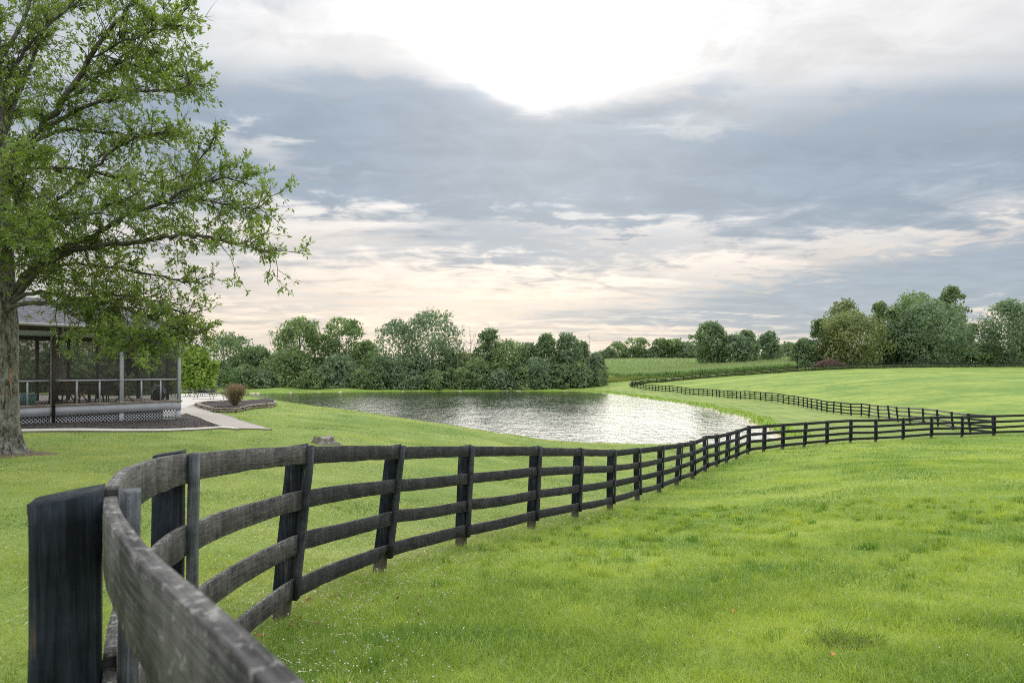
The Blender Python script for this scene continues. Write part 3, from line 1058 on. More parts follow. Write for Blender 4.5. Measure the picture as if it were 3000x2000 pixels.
def make_tree(label, u, v_top, w_px, d, v_base=None, style='round', leaf='mid', seed=0, crown_from=0.12, n=4500, gaps=0.0, name='tree', group=None, size=None,
              trunk_r=None, limbs=6, lop=0.0, blobs=None, bare=0, cat='tree'):
    rnd = np.random.default_rng(1000 + seed)
    x = (u - 1500) / 2000 * d
    z0 = gz(x, d)
    H = EYE - (v_top - 1080) / 2000 * d - z0
    W = w_px / 2000 * d * 1.27
    root = thing(name, label, cat, (x, d, z0), group)
    cb, ch = H * crown_from, H * (1 - crown_from)
    nb = blobs or int(np.clip(26 + W * 1.6, 22, 60))
    h = np.clip(rnd.uniform(0.02, 1.0, nb) ** 0.9, 0.03, 0.97)
    h[0] = 0.95
    h[1] = 0.86
    a = rnd.uniform(0, 2 * np.pi, nb)
    rad = profile(style, h) * W / 2
    br = W * rnd.uniform(0.09, 0.25, nb) * (0.80 + 0.4 * (1 - h))
    br = np.minimum(br, ch * 0.24)
    off = np.maximum(rad - br * 0.7, 0) * np.sqrt(rnd.uniform(0.3, 1, nb))
    c = np.stack([np.cos(a) * off + lop * W * h, np.sin(a) * off, cb + h * ch - br * 0.55], -1)
    # boughs that break the outline
    nt_ = max(6, nb // 4)
    h2, a2 = rnd.uniform(0.25, 0.98, nt_), rnd.uniform(0, 2 * np.pi, nt_)
    r2 = profile(style, h2) * W / 2 * rnd.uniform(0.92, 1.10, nt_)
    b2 = np.minimum(W * rnd.uniform(0.05, 0.10, nt_), ch * 0.12)
    c = np.vstack([c, np.stack([np.cos(a2) * r2 + lop * W * h2, np.sin(a2) * r2, cb + h2 * ch - b2 * 0.3], -1)])
    br = np.concatenate([br, b2])
    nb += nt_
    n = int(n * 1.3)
    keep = rnd.uniform(size=nb) > gaps
    keep[:2] = True
    c, br = c[keep], br[keep]
    wgt = br ** 1.8
    k = rnd.choice(len(c), n, p=wgt / wgt.sum())
    dirn = unit(rnd.normal(0, 1, (n, 3)) + np.array([0, 0, 0.3]))
    f = 1.0 - 0.6 * rnd.uniform(0, 1, n) ** 1.3
    stray = rnd.uniform(size=n) < 0.15
    f[stray] *= rnd.uniform(1.03, 1.32, stray.sum())
    pos = c[k] + dirn * (br[k] * f)[:, None] * np.array([1.0, 1.0, 0.85])
    # foliage between the main masses
    m_ = int(n * (0.30 if gaps == 0 else 0.12))
    hh, aa = rnd.uniform(0.0, 0.93, m_), rnd.uniform(0, 2 * np.pi, m_)
    rr = profile(style, hh) * W / 2 * (0.86 + 0.10 * np.sin(aa * 3 + hh * 9 + seed) + 0.08 * np.sin(aa * 7 - hh * 14)) * rnd.uniform(0.72, 1.0, m_)
    pos[:m_] = np.stack([np.cos(aa) * rr + lop * W * hh, np.sin(aa) * rr, cb + hh * ch], -1)
    dirn[:m_] = unit(np.stack([np.cos(aa), np.sin(aa), 0.5 + 0 * aa], -1))
    # stay above the ground
    pos[:, 2] = np.maximum(pos[:, 2], 0.15 + 0.2 * rnd.uniform(size=n))
    sz = (size or max(0.30, 0.0029 * d)) * rnd.uniform(0.45, 1.5, n)
    V, F = clumps(pos, dirn, sz, rnd)
    var = np.clip(rnd.normal(0.45, 0.13, n) + 0.28 * (rnd.normal(0, 1, len(c)))[k], 0, 1)
    build('crown', V, F, M_CROWN[leaf], root, var=var)
    mb = MB()
    r0 = trunk_r or max(0.10, H * 0.017)
    top = c[0]
    t = np.linspace(0, 1, 7)[:, None]
    path = t * np.array([top[0] * 0.6, top[1] * 0.6, H * 0.82]) + np.sin(t * 3.1) * rnd.normal(0, H * 0.012, (1, 3)) * [1, 1, 0]
    path[0, 2] = -0.4
    mb.tube(path, r0 * np.array([1.35, 1.0, 0.85, 0.68, 0.5, 0.32, 0.12]), 7)
    order = np.argsort(-br)[:limbs] if limbs < len(c) else np.arange(len(c))
    for q in order:
        s = np.clip(c[q][2] / H - rnd.uniform(0.15, 0.3), 0.12, 0.75)
        p0 = np.array([np.interp(s * H, path[:, 2], path[:, e]) for e in range(3)])
        p2 = c[q] + [0, 0, br[q] * 0.3]
        p1 = (p0 + p2) / 2 + rnd.normal(0, 0.03 * H, 3) + [0, 0, -0.02 * H]
        mb.tube([p0, p1, p2], [r0 * 0.42, r0 * 0.26, r0 * 0.08], 5)
    for q in range(bare):
        a_ = rnd.uniform(0, 6.28)
        p0 = path[5]
        p2 = np.array([math.cos(a_) * W * rnd.uniform(0.15, 0.4), math.sin(a_) * W * 0.2, H * rnd.uniform(0.92, 1.10)])
        mb.tube([p0, (p0 + p2) / 2 + rnd.normal(0, 0.3, 3), p2], [r0 * 0.3, r0 * 0.2, r0 * 0.06], 5)
    mb.done('trunk', M_BARK, root)
    return root


def snag(label, u, v_top, d, seed, spread, n_br, r0):
    rnd = np.random.default_rng(seed)
    x = (u - 1500) / 2000 * d
    z0 = gz(x, d)
    H = EYE - (v_top - 1080) / 2000 * d - z0
    root = thing('dead_tree', label, 'dead tree', (x, d, z0))
    mb = MB()
    t = np.linspace(0, 1, 8)[:, None]
    path = t * np.array([rnd.normal(0, 0.4), 0, H]) + np.sin(t * 5) * rnd.normal(0, 0.12, (1, 3)) * [1, 1, 0]
    path[0, 2] = -0.4
    mb.tube(path, r0 * np.linspace(1.2, 0.22, 8), 7)
    mb.done('trunk', M_DEADWOOD, root)
    for q in range(n_br):
        mb = MB()
        s = rnd.uniform(0.5, 0.95)
        p0 = np.array([np.interp(s * H, path[:, 2], path[:, e]) for e in range(3)])
        a = rnd.uniform(0, 6.28)
        ln = spread * rnd.uniform(0.5, 1.0)
        p2 = p0 + np.array([math.cos(a) * ln * 0.5, math.sin(a) * ln * 0.35, ln * rnd.uniform(0.5, 1.2)])
        p1 = (p0 + p2) / 2 + np.array([math.cos(a) * ln * 0.15, 0, -ln * 0.1])
        mb.tube([p0, p1, p2], [r0 * 0.42, r0 * 0.3, r0 * 0.12], 5)
        for _ in range(2):
            p3 = p2 + rnd.normal(0, 0.25, 3) * ln + [0, 0, ln * 0.35]
            mb.tube([p1 * 0.4 + p2 * 0.6, p3], [r0 * 0.2, r0 * 0.06], 4)
        mb.done('branch', M_DEADWOOD, root)
    return root


D_ = 1.2755
SEED = [0]


def T(label, x, y, w, d, **k):
    """x, y top and width measured on the photo at 2352 px wide"""
    SEED[0] += 1
    k.setdefault('seed', SEED[0])
    return make_tree(label, x * D_, y * D_, w * D_, d, **k)


WOOD = 'trees of the wood beyond the pond'
T('dark dense tree at the left end of the wood, behind the young maple', 522, 764, 120, 188, style='round', leaf='deep', group=WOOD, n=5000, crown_from=0.02)
T('low rounded dark tree between the left end of the wood and the first tall tree', 588, 792, 80, 194, style='round', leaf='deep', group=WOOD, crown_from=0.02)
T('tall open-crowned tree with sky gaps, first tall tree of the wood from the left', 688, 727, 104, 190, style='round', leaf='mid', group=WOOD, crown_from=0.30, n=5200, gaps=0.12, limbs=14, blobs=40)
T('broad pale green tree below the first tall open-crowned tree of the wood', 665, 800, 135, 184, style='bush', leaf='mid', group=WOOD, n=5200, crown_from=0.0)
T('tall airy tree beside the first tall one, its crown leaning right', 778, 726, 92, 190, style='vase', leaf='mid', group=WOOD, crown_from=0.22, n=4600, gaps=0.16, limbs=14, blobs=38, lop=0.10)
T('leafy lower tree under the airy tall tree of the wood', 778, 812, 110, 184, style='bush', leaf='bluish', group=WOOD, n=4500, crown_from=0.0)
T('small pale tree in the low gap between the tall trees of the wood', 838, 780, 74, 200, style='round', leaf='mid', group=WOOD, crown_from=0.05)
T('big rounded tree left beside the tallest tree of the wood', 912, 733, 100, 188, style='round', leaf='bluish', group=WOOD, crown_from=0.03, n=5600)
T('tallest and broadest tree in the middle of the wood', 990, 710, 128, 190, style='round', leaf='bluish', group=WOOD, crown_from=0.03, n=7500)
T('dark tree in the hollow just left of the bare dead trunks', 1030, 800, 60, 186, style='bush', leaf='deep', group=WOOD, crown_from=0.0, n=3200)
T('low pale tree behind the bare dead trunks', 1070, 806, 80, 196, style='round', leaf='olive', group=WOOD, crown_from=0.02)
T('tall tree with a knobbly dark top, right of the dead trunks', 1122, 752, 74, 189, style='column', leaf='deep', group=WOOD, crown_from=0.03, n=4800, gaps=0.1)
T('broad tree right of the knobbly-topped tree', 1168, 778, 92, 187, style='round', leaf='mid', group=WOOD, crown_from=0.02, n=4800)
T('rounded tree left of the two pointed trees of the wood', 1212, 786, 66, 190, style='round', leaf='deep', group=WOOD, crown_from=0.02)
T('pointed narrow tree, left one of the two pointed trees', 1255, 764, 68, 188, style='column', leaf='deep', group=WOOD, crown_from=0.02, n=4600)
T('pointed tree, right one of the two pointed trees, near the bare pole', 1306, 763, 76, 190, style='column', leaf='bluish', group=WOOD, crown_from=0.02, n=4800)
T('slim dark tree behind the bare pole near the right end of the wood', 1338, 781, 44, 196, style='column', leaf='deep', group=WOOD, crown_from=0.02, n=3000)
T('rounded bushy tree at the right end of the wood beside the corn', 1368, 806, 52, 188, style='bush', leaf='bluish', group=WOOD, crown_from=0.0, n=3400)
for i, (x, y, w, d, lf, lab) in enumerate(((556, 800, 90, 192, 'mid', 'mid-height tree filling the left part of the wood'), (628, 800, 90, 195, 'deep', 'mid-height dark tree behind the first tall tree of the wood'), (735, 806, 90, 194, 'mid', 'mid-height tree between the first two tall trees'),
                                 (865, 806, 90, 192, 'mid', 'pale tree filling the gap left of the big rounded trees'), (948, 800, 110, 184, 'bluish', 'leafy tree in front between the two biggest trees'), (1040, 815, 90, 193, 'mid', 'mid-height tree behind the dead trunks'),
                                 (1098, 808, 80, 184, 'mid', 'light green tree in front, right of the dead trunks'), (1145, 806, 90, 194, 'deep', 'dark tree behind the knobbly-topped tree'), (1195, 800, 90, 195, 'mid', 'mid-height tree behind the middle of the right half of the wood'),
                                 (1232, 806, 80, 184, 'bluish', 'leafy tree in front of the two pointed trees'), (1285, 802, 90, 194, 'mid', 'mid-height tree behind the pointed trees'), (1328, 816, 70, 186, 'mid', 'light tree in front of the bare pole'))):
    T(lab, x, y + 13, w, d, style='bush', leaf=lf, group=WOOD, crown_from=0.0, n=4200)
for i, (x, y, w, d) in enumerate(((500, 830, 60, 180), (560, 838, 90, 178), (612, 850, 60, 178), (720, 846, 70, 179), (832, 846, 64, 180), (868, 842, 60, 180), (940, 846, 90, 181), (1000, 850, 80, 181),
                                  (1062, 842, 60, 182), (1105, 838, 70, 182), (1150, 846, 80, 182), (1200, 838, 66, 183), (1240, 840, 60, 183), (1290, 836, 72, 184), (1335, 838, 60, 185), (1375, 846, 36, 186))):
    T(('low bush at the far left foot of the wood, behind the patio', 'low bush at the foot of the dark tree at the left end of the wood', 'low bush left of the foot of the first tall tree', 'low bush between the feet of the two tall airy trees',
       'low bush below the gap left of the big rounded trees', 'low bush at the left foot of the big rounded tree', 'low bush at the foot between the two biggest trees', 'low bush at the foot of the tallest tree of the wood',
       'low bush at the foot of the pair of dead trunks', 'low bush just right of the dead trunks', 'low bush below the knobbly-topped tree', 'low bush below the rounded tree left of the pointed pair',
       'low bush at the foot of the left pointed tree', 'low bush at the foot of the right pointed tree', 'low bush at the foot of the bare pole', 'lowest bush at the right end of the wood beside the meadow')[i], x, y, w, d, style='bush', leaf=('mid', 'deep', 'bluish', 'mid')[i % 4], group='bushes at the foot of the wood', crown_from=0.0, n=2000, name='bush', blobs=16, limbs=3, cat='bush')
snag('bare grey dead tree, left one of the pair in the wood', 1052 * D_, 766 * D_, 184, 31, 3.2, 6, 0.16)
snag('bare grey dead tree, right one of the pair in the wood', 1078 * D_, 764 * D_, 185, 32, 3.4, 7, 0.15)
snag('tall bare dead pole of a tree near the right end of the wood', 1353 * D_, 766 * D_, 184, 33, 1.6, 3, 0.13)

BACK = 'trees behind the porch'
for i, (u, v, w, d, st, lf) in enumerate(((-420, 900, 300, 74, 'round', 'deep'), (-150, 930, 260, 82, 'round', 'mid'), (90, 940, 230, 88, 'round', 'deep'), (270, 955, 190, 96, 'round', 'mid'), (420, 965, 170, 104, 'round', 'deep'), (520, 985, 120, 118, 'round', 'mid'),
                                          (-30, 1010, 190, 70, 'bush', 'deep'), (180, 1015, 190, 72, 'bush', 'mid'), (350, 1015, 170, 76, 'bush', 'deep'), (485, 1030, 120, 84, 'bush', 'deep'))):
    make_tree(('leafy tree standing beyond the porch, seen through its screens, left of the trunk', 'leafy tree beyond the porch left of the umbrella', 'dark tree beyond the porch, seen through the screens above the umbrella', 'light tree beyond the porch seen between the inner posts',
               'dark tree beyond the porch behind the hanging cover', 'tree beyond the porch just left of the young maple', 'low dark bush seen through the porch behind the chest', 'low bush seen through the porch behind the umbrella',
               'low dark bush seen through the porch above the round table', 'low dark bush left of the young maple')[i], u, v, w, d, style=st, leaf=lf, seed=400 + i, crown_from=0.03, n=3200, group=BACK, size=0.42)

HEDGE = 'hedgerow on the far edge of the corn field'
ORD = ('first', 'second', 'third', 'fourth', 'fifth', 'sixth', 'seventh', 'eighth', 'ninth', 'tenth', 'eleventh', 'twelfth', 'thirteenth', 'fourteenth')
for i, (x, y, w, st, lf) in enumerate(sorted(((1382, 806, 26, 'round', 'deep'), (1398, 800, 24, 'round', 'bluish'), (1420, 782, 34, 'round', 'mid'), (1442, 800, 30, 'bush', 'deep'), (1464, 773, 36, 'vase', 'mid'), (1484, 802, 30, 'bush', 'bluish'),
                                       (1502, 796, 30, 'bush', 'deep'), (1516, 776, 26, 'vase', 'mid'), (1532, 778, 22, 'vase', 'mid'), (1548, 775, 30, 'vase', 'mid'), (1560, 800, 30, 'bush', 'deep'), (1578, 782, 30, 'round', 'bluish'), (1596, 792, 30, 'round', 'deep'),
                                       (1612, 796, 30, 'round', 'deep'), (1790, 790, 36, 'round', 'bluish'), (1815, 786, 40, 'round', 'deep'), (1842, 796, 36, 'bush', 'deep'), (1770, 798, 30, 'bush', 'deep')))):
    T(f'{ORD[i]} small tree from the left in the distant hedgerow beyond the corn' if i < 14 else f'{ORD[i - 14]} small distant tree right of the clump standing in the corn', x, y, w * 1.35, 395, style=st, leaf=lf, group=HEDGE, crown_from=0.12 if st == 'vase' else 0.0, n=1800, blobs=22, limbs=5, size=0.85)

MIDT = 'clump of trees standing in the corn'
T('tall dark rounded tree, left one of the clump standing in the corn', 1632, 738, 74, 262, style='round', leaf='deep', group=MIDT, crown_from=0.03, n=5200)
T('broad bushy tree in front, middle of the clump standing in the corn', 1690, 768, 80, 260, style='round', leaf='bluish', group=MIDT, crown_from=0.0, n=5000)
T('dark tree with a spiky top at the middle of the corn clump', 1716, 756, 54, 266, style='column', leaf='deep', group=MIDT, crown_from=0.02, n=3600)
T('airy tree at the right of the corn clump with sky showing through', 1764, 761, 54, 272, style='round', leaf='bluish', group=MIDT, crown_from=0.12, n=2600, gaps=0.15)
RIGHT = 'trees above the pasture fence'
T('low dark bush-like tree left of the brush pile', 1848, 776, 58, 216, style='bush', leaf='deep', group=RIGHT, crown_from=0.0, n=4200)
T('dark tree with sparse bare twigs on top, behind the olive tree', 1884, 730, 56, 219, style='column', leaf='deep', group=RIGHT, crown_from=0.06, n=3600, gaps=0.2, bare=9, limbs=10)
T('tree with a pale yellow-green top rising behind the olive tree', 1938, 684, 74, 226, style='round', leaf='olive', group=RIGHT, crown_from=0.1, n=4200)
T('round olive-green tree right behind the brush pile', 1958, 716, 132, 212, style='round', leaf='olive', group=RIGHT, crown_from=0.0, n=7500, blobs=44)
T('narrow tree with a lit twin top between the olive tree and the giant', 2020, 690, 60, 224, style='column', leaf='mid', group=RIGHT, crown_from=0.05, n=3800, gaps=0.15)
T('dark tree in the shade between the olive tree and the giant tree', 2055, 706, 64, 228, style='column', leaf='deep', group=RIGHT, crown_from=0.0, n=3800)
T('tall tree with the light green peak behind the giant tree', 2098, 662, 96, 224, style='round', leaf='mid', group=RIGHT, crown_from=0.05, n=5200)
T('giant broad tree, the largest of the trees above the pasture', 2132, 690, 156, 216, style='round', leaf='bluish', group=RIGHT, crown_from=0.0, n=9500, blobs=52)
T('dark knobbly tree top rising highest, right behind the giant tree', 2182, 654, 76, 228, style='column', leaf='deep', group=RIGHT, crown_from=0.1, n=4800, gaps=0.15)
T('thin crooked tree with a drooping top right of the giant tree', 2228, 742, 34, 222, style='vase', leaf='deep', group=RIGHT, crown_from=0.5, n=900, gaps=0.3, limbs=8, bare=3, blobs=12)
T('low bushes filling the gap right of the giant tree', 2248, 790, 76, 222, style='bush', leaf='mid', group=RIGHT, crown_from=0.0, n=3600)
T('large tree at the right edge of the picture', 2318, 688, 118, 220, style='round', leaf='bluish', group=RIGHT, crown_from=0.04, n=7000, gaps=0.1)
T('tree cut by the right edge of the picture, behind the large one', 2380, 705, 100, 224, style='round', leaf='deep', group=RIGHT, crown_from=0.0, n=4500)
for i, (x, y, w) in enumerate(((1905, 800, 50), (1940, 790, 60), (1985, 790, 60), (2030, 788, 60), (2075, 785, 60), (2120, 785, 70), (2165, 785, 60), (2205, 788, 60), (2290, 795, 60), (2345, 795, 60))):
    T(('low dark bush just right of the brush pile', 'low dark bush under the left half of the olive tree', 'low dark bush under the right half of the olive tree', 'low dark bush in the shade right of the olive tree', 'low dark bush left of the giant tree', 'low dark bush under the left side of the giant tree',
       'low dark bush under the right side of the giant tree', 'low dark bush below the thin crooked tree', 'low dark bush left under the large tree at the right edge', 'low dark bush at the right edge of the picture')[i], x, y, w, 226, style='bush', leaf='deep', group='bushes under the pasture trees', crown_from=0.0, n=1600, name='bush', blobs=14, limbs=3, cat='bush')

make_tree('young bright green maple behind the patio loungers', 578, 1012, 105, 58, style='column', leaf='fresh', seed=77, crown_from=0.06, n=5200, size=0.24, name='maple_tree', trunk_r=0.07)

# ------------------------------------------------------------------ the big oak at the left edge
def mat_oak_bark():
    m_, g = material('oak_bark')
    co = g.node('ShaderNodeTexCoord').outputs['Object']
    x, y, z = g.sep(co)
    fis = g.noise(g.comb(g.mul(x, 13.0), g.mul(y, 13.0), g.mul(z, 3.0)), 1.0, 6, 0.65, 0.9)
    bl = g.noise(co, 3.2, 5, 0.6)
    sp = g.noise(co, 11.0, 5, 0.7)
    col = g.mix(g.ss(fis, 0.36, 0.62), (0.045, 0.040, 0.034), (0.20, 0.185, 0.160))
    col = g.mix(g.mul(g.ss(g.add(sp, g.mul(g.add(bl, -0.5), 0.5)), 0.50, 0.62), 0.75), col, (0.27, 0.305, 0.255))
    return finish(m_, g, principled(g, col, 0.95, g.add(fis, g.mul(sp, 0.3)), 1.0, 0.05, 0.15))


M_OAKBARK = mat_oak_bark()
M_LIMB = simple('oak_limb_bark', (0.050, 0.047, 0.040), (0.115, 0.108, 0.095), 7, 0.9, 0.015, 0.7)
M_OAKLEAF = leafy('oak_leaves', (0.078, 0.130, 0.036), (0.225, 0.290, 0.095), 0.54, 0.9, rough=0.42, tcol=(1.3, 1.35, 0.5), spec=0.5, var_amt=0.6)
M_SCAR = simple('bare_wood_scar', (0.33, 0.22, 0.15), (0.20, 0.12, 0.08), 8, 0.8, 0.01, 0.5)


def make_oak():
    rnd = np.random.default_rng(42)
    d0 = 15.5
    base = P(6, 1325, d0)
    base[2] = gz(base[0], base[1])
    root = thing('oak_tree', 'large oak with lichen-grey trunk and drooping branches at the left edge', 'tree', base)
    # trunk with root flare and furrows
    hs = [-0.3, 0.0, 0.12, 0.3, 0.6, 1.0, 1.6, 2.3, 3.0, 3.7, 4.4, 5.2, 6.2, 7.4, 8.8, 10.4, 12.0]
    cx = np.interp(hs, [-0.3, 0, 3, 6, 12], [0, 0, -0.03, -0.10, -0.25])
    rr = np.interp(hs, [-0.3, 0.0, 0.12, 0.3, 0.6, 1.0, 2.3, 3.5, 5, 8, 12], [0.54, 0.47, 0.41, 0.37, 0.35, 0.335, 0.32, 0.305, 0.25, 0.16, 0.05])
    n = 28
    a = np.linspace(0, 2 * np.pi, n, endpoint=False)
    V = []
    for h, c, r in zip(hs, cx, rr):
        fl = np.clip(1 - h / 0.9, 0, 1.3)
        lob = 1 + 0.16 * fl * np.sin(a * 5 + 0.8) + 0.10 * fl * np.sin(a * 3 + 2.0) + 0.035 * np.sin(a * 7 + h * 1.3) + 0.02 * np.sin(a * 11 - h * 2)
        k = r * (lob + rnd.normal(0, 0.012, n))
        V.append(np.stack([c + np.cos(a) * k, np.sin(a) * k, np.full(n, h)], -1))
    V = np.concatenate(V)
    i = np.arange(len(hs) - 1)[:, None] * n
    j = np.arange(n)[None]
    j2 = (j + 1) % n
    Q = np.stack([i + j, i + j2, i + n + j2, i + n + j], -1).reshape(-1, 4)
    trunk = build('trunk', V, [Q, (np.arange(n) + (len(hs) - 1) * n)[None]], M_OAKBARK, root, smooth=True)
    # scar of torn bark on the right flank
    mb = MB()
    sx, sz = 0.33, 1.72
    for q in range(9):
        t = q / 8
        w = 0.055 * math.sin(math.pi * (0.08 + 0.84 * t)) + 0.015
        zz = sz - 0.40 + 0.62 * t
        r = np.interp(zz, hs, rr) + 0.006
        for s in (-1, 1):
            an = -0.30 + s * w / r + 0.06 * math.sin(t * 5)
            mb.v.append(np.array([[math.cos(an) * r - 0.02, math.sin(an) * r, zz]]))
            mb.uv.append(np.zeros((1, 2)))
            mb.n += 1
    mb.f[4] = [np.array([[2 * q, 2 * q + 1, 2 * q + 3, 2 * q + 2] for q in range(8)])]
    mb.done('bark_scar', M_SCAR, trunk)

    limbs = []          # (points world-relative, r0)

    def limb(px, d1, r0, dens=1.0, frm=0.10, r1=0.018):
        px = [(u - max(0, u - 250) * 0.085, v) for u, v in px]
        m_ = len(px)
        ds = d0 + (d1 - d0) * np.linspace(0, 1, m_) ** 0.9
        pts = np.array([P(u, v, dd) for (u, v), dd in zip(px, ds)]) - base
        # smooth
        t = np.linspace(0, m_ - 1, (m_ - 1) * 4 + 1)
        pts = np.stack([np.interp(t, range(m_), pts[:, e]) for e in range(3)], -1)
        for _ in range(3):
            pts[1:-1] = 0.25 * pts[:-2] + 0.5 * pts[1:-1] + 0.25 * pts[2:]
        pts[1:-1] += rnd.normal(0, 0.022, pts[1:-1].shape)
        limbs.append((pts, r0, dens, r1, frm))

    limb([(6, 560), (40, 450), (100, 395), (181, 307), (258, 170), (350, 66), (430, -20), (520, -160)], 14.2, 0.16, 1.0)
    limb([(110, 390), (230, 321), (330, 288), (417, 269), (494, 263), (560, 268), (590, 240)], 13.6, 0.075, 1.0)
    limb([(30, 470), (120, 400), (180, 378), (290, 388), (384, 395), (466, 400), (526, 378), (570, 395)], 16.5, 0.07, 1.0)
    limb([(6, 760), (90, 660), (170, 587), (263, 510), (329, 444), (395, 415), (470, 385), (540, 400)], 15.0, 0.085, 1.0)
    limb([(6, 560), (80, 500), (143, 488), (258, 499), (395, 521), (480, 540), (560, 520), (620, 490)], 17.2, 0.07, 1.0)
    limb([(6, 880), (100, 780), (181, 729), (263, 696), (329, 658), (406, 620), (472, 603), (548, 570), (631, 532), (700, 520), (760, 540)], 14.4, 0.13, 1.15)
    limb([(430, 615), (560, 585), (660, 590), (740, 600), (800, 620), (835, 585)], 14.2, 0.04, 1.0)
    limb([(560, 560), (600, 480), (640, 440), (670, 400)], 14.6, 0.03, 0.9)
    limb([(6, 900), (140, 760), (236, 729), (384, 713), (494, 699), (560, 683), (631, 691), (702, 707), (768, 713), (823, 740), (862, 728)], 13.4, 0.11, 0.95)
    limb([(6, 900), (90, 790), (175, 768), (384, 790), (494, 812), (592, 828), (640, 812)], 16.8, 0.07, 0.8)
    limb([(6, 930), (47, 889), (145, 882), (202, 914), (253, 939), (325, 972), (397, 988), (452, 1001), (500, 1010)], 13.6, 0.09, 1.05, 0.28)
    limb([(6, 900), (100, 850), (163, 864), (318, 882), (361, 900), (452, 929), (506, 954), (560, 965), (620, 975)], 14.6, 0.08, 1.2, 0.28)
    limb([(200, 880), (290, 905), (360, 960), (400, 1000), (420, 1040)], 13.2, 0.03, 1.0)
    limb([(250, 870), (350, 860), (450, 880), (540, 905), (590, 935)], 15.2, 0.04, 1.2)
    limb([(2, 500), (0, 330), (27, 220), (55, 180), (137, 71), (230, 11), (300, -80)], 16.2, 0.10, 1.0)
    limb([(0, 430), (60, 250), (120, 120), (160, 0), (190, -150)], 17.4, 0.10, 1.0)
    limb([(180, 300), (300, 230), (400, 140), (480, 90), (560, 60), (580, 20)], 15.2, 0.05, 1.1)
    limb([(260, 170), (360, 130), (450, 95), (560, 75)], 13.4, 0.035, 1.1)
    limb([(300, 160), (380, 190), (470, 210), (540, 230), (590, 215)], 14.5, 0.035, 1.0)
    limb([(6, 680), (70, 640), (150, 640), (250, 640), (330, 600), (420, 560)], 13.0, 0.06, 1.1)
    limb([(6, 820), (60, 760), (120, 800), (200, 830), (300, 835), (380, 850)], 17.5, 0.05, 0.9, 0.3)
    limb([(6, 640), (30, 620), (60, 580), (70, 500), (110, 440)], 12.4, 0.05, 1.2)
    limb([(6, 760), (30, 730), (60, 720), (90, 690), (140, 680)], 12.0, 0.045, 1.3)
    # the rest of the crown: behind, left and above the frame
    for q in range(17):
        an = rnd.uniform(0.45, 1.55) * math.pi
        h0 = rnd.uniform(4.2, 9.0)
        ln = rnd.uniform(3.5, 6.0) * (1.1 - 0.05 * h0)
        rise = rnd.uniform(-0.15, 0.6) + 0.06 * h0
        t = np.linspace(0, 1, 15)[:, None]
        pts = np.array([0, 0, h0]) + t * np.array([math.cos(an) * ln, math.sin(an) * ln, ln * rise * 0.6]) - t ** 2 * np.array([0, 0, 0.9]) + np.sin(t * 6) * rnd.normal(0, 0.12, (1, 3))
        limbs.append((pts, 0.08, 0.75, 0.015, 0.2))
    for q in range(6):
        an = rnd.uniform(0, 2 * math.pi)
        t = np.linspace(0, 1, 13)[:, None]
        pts = np.array([-0.2, 0, rnd.uniform(7.0, 9.0)]) + t * np.array([math.cos(an) * 2.6, math.sin(an) * 2.6, 4.5]) + np.sin(t * 5) * rnd.normal(0, 0.15, (1, 3))
        limbs.append((pts, 0.09, 0.8, 0.015, 0.1))

    wood = MB()
    LP, LA, LN = [], [], []
    for pts, r0, dens, r1, frm in limbs:
        m_ = len(pts)
        lb = MB()
        lb.tube(pts, np.linspace(r0 * 0.64, r1 * 0.7, m_), 7 if r0 > 0.05 else 5)
        lb.done('branch', M_LIMB, root, smooth=True)
        seg = np.r_[0, np.cumsum(np.linalg.norm(np.diff(pts, axis=0), axis=1))]
        tot = seg[-1]
        ntw = int(tot * 12.5 * dens)
        tg = unit(np.gradient(pts, axis=0))
        for q in range(ntw):
            s = tot * (frm + (1 - frm) * (q + rnd.uniform()) / ntw)
            p = np.array([np.interp(s, seg, pts[:, e]) for e in range(3)])
            tt = np.array([np.interp(s, seg, tg[:, e]) for e in range(3)])
            fr = s / tot
            ln = rnd.uniform(0.35, 1.30) * (1.15 - 0.55 * fr)
            dr = unit(tt * rnd.uniform(0.45, 1.0) + rnd.normal(0, 0.55, 3) + np.array([0, 0, 0.10]))
            k = 4
            tw = [p]
            dd = dr.copy()
            for _ in range(k):
                dd = unit(dd + rnd.normal(0, 0.20, 3) + np.array([0, 0, -0.03]))
                tw.append(tw[-1] + dd * ln / k)
            tw = np.array(tw)
            wood.tube(tw, np.linspace(0.011, 0.003, k + 1), 3, cap=False)
            subs = [(tw, dd)]
            for e in range(rnd.integers(2, 5)):
                b = tw[rnd.integers(1, k)]
                d2 = unit(dr + rnd.normal(0, 0.7, 3))
                l2 = ln * rnd.uniform(0.25, 0.6)
                st = np.array([b, b + d2 * l2 * 0.5, b + d2 * l2 + rnd.normal(0, 0.02, 3)])
                wood.tube(st, [0.006, 0.004, 0.002], 3, cap=False)
                subs.append((st, d2))
            if rnd.uniform() < 0.10:
                continue                                  # bare twig
            for tw_, de in subs:
                for p_, kk in ((tw_[-1], 7), (tw_[-2], 4), (tw_[len(tw_) // 2], 3)):
                    if rnd.uniform() < 0.22:
                        continue
                    nl = rnd.integers(kk - 1, kk + 2)
                    ax = unit(de + rnd.normal(0, 0.85, (nl, 3)))
                    LP.append(p_ + rnd.normal(0, 0.02, (nl, 3)))
                    LA.append(ax)
                    LN.append(unit(np.array([0, 0, 1.0]) + rnd.normal(0, 0.7, (nl, 3))))
    wood.done('twigs', M_TWIG, root)['kind'] = 'stuff'
    LP, LA, LN = np.concatenate(LP), np.concatenate(LA), np.concatenate(LN)
    nl = len(LP)
    V, F = leaves(LP, LA, LN, rnd.uniform(0.078, 0.14, nl), rnd.uniform(0.026, 0.048, nl), rnd)
    var = np.clip(rnd.normal(0.5, 0.25, nl), 0, 1)
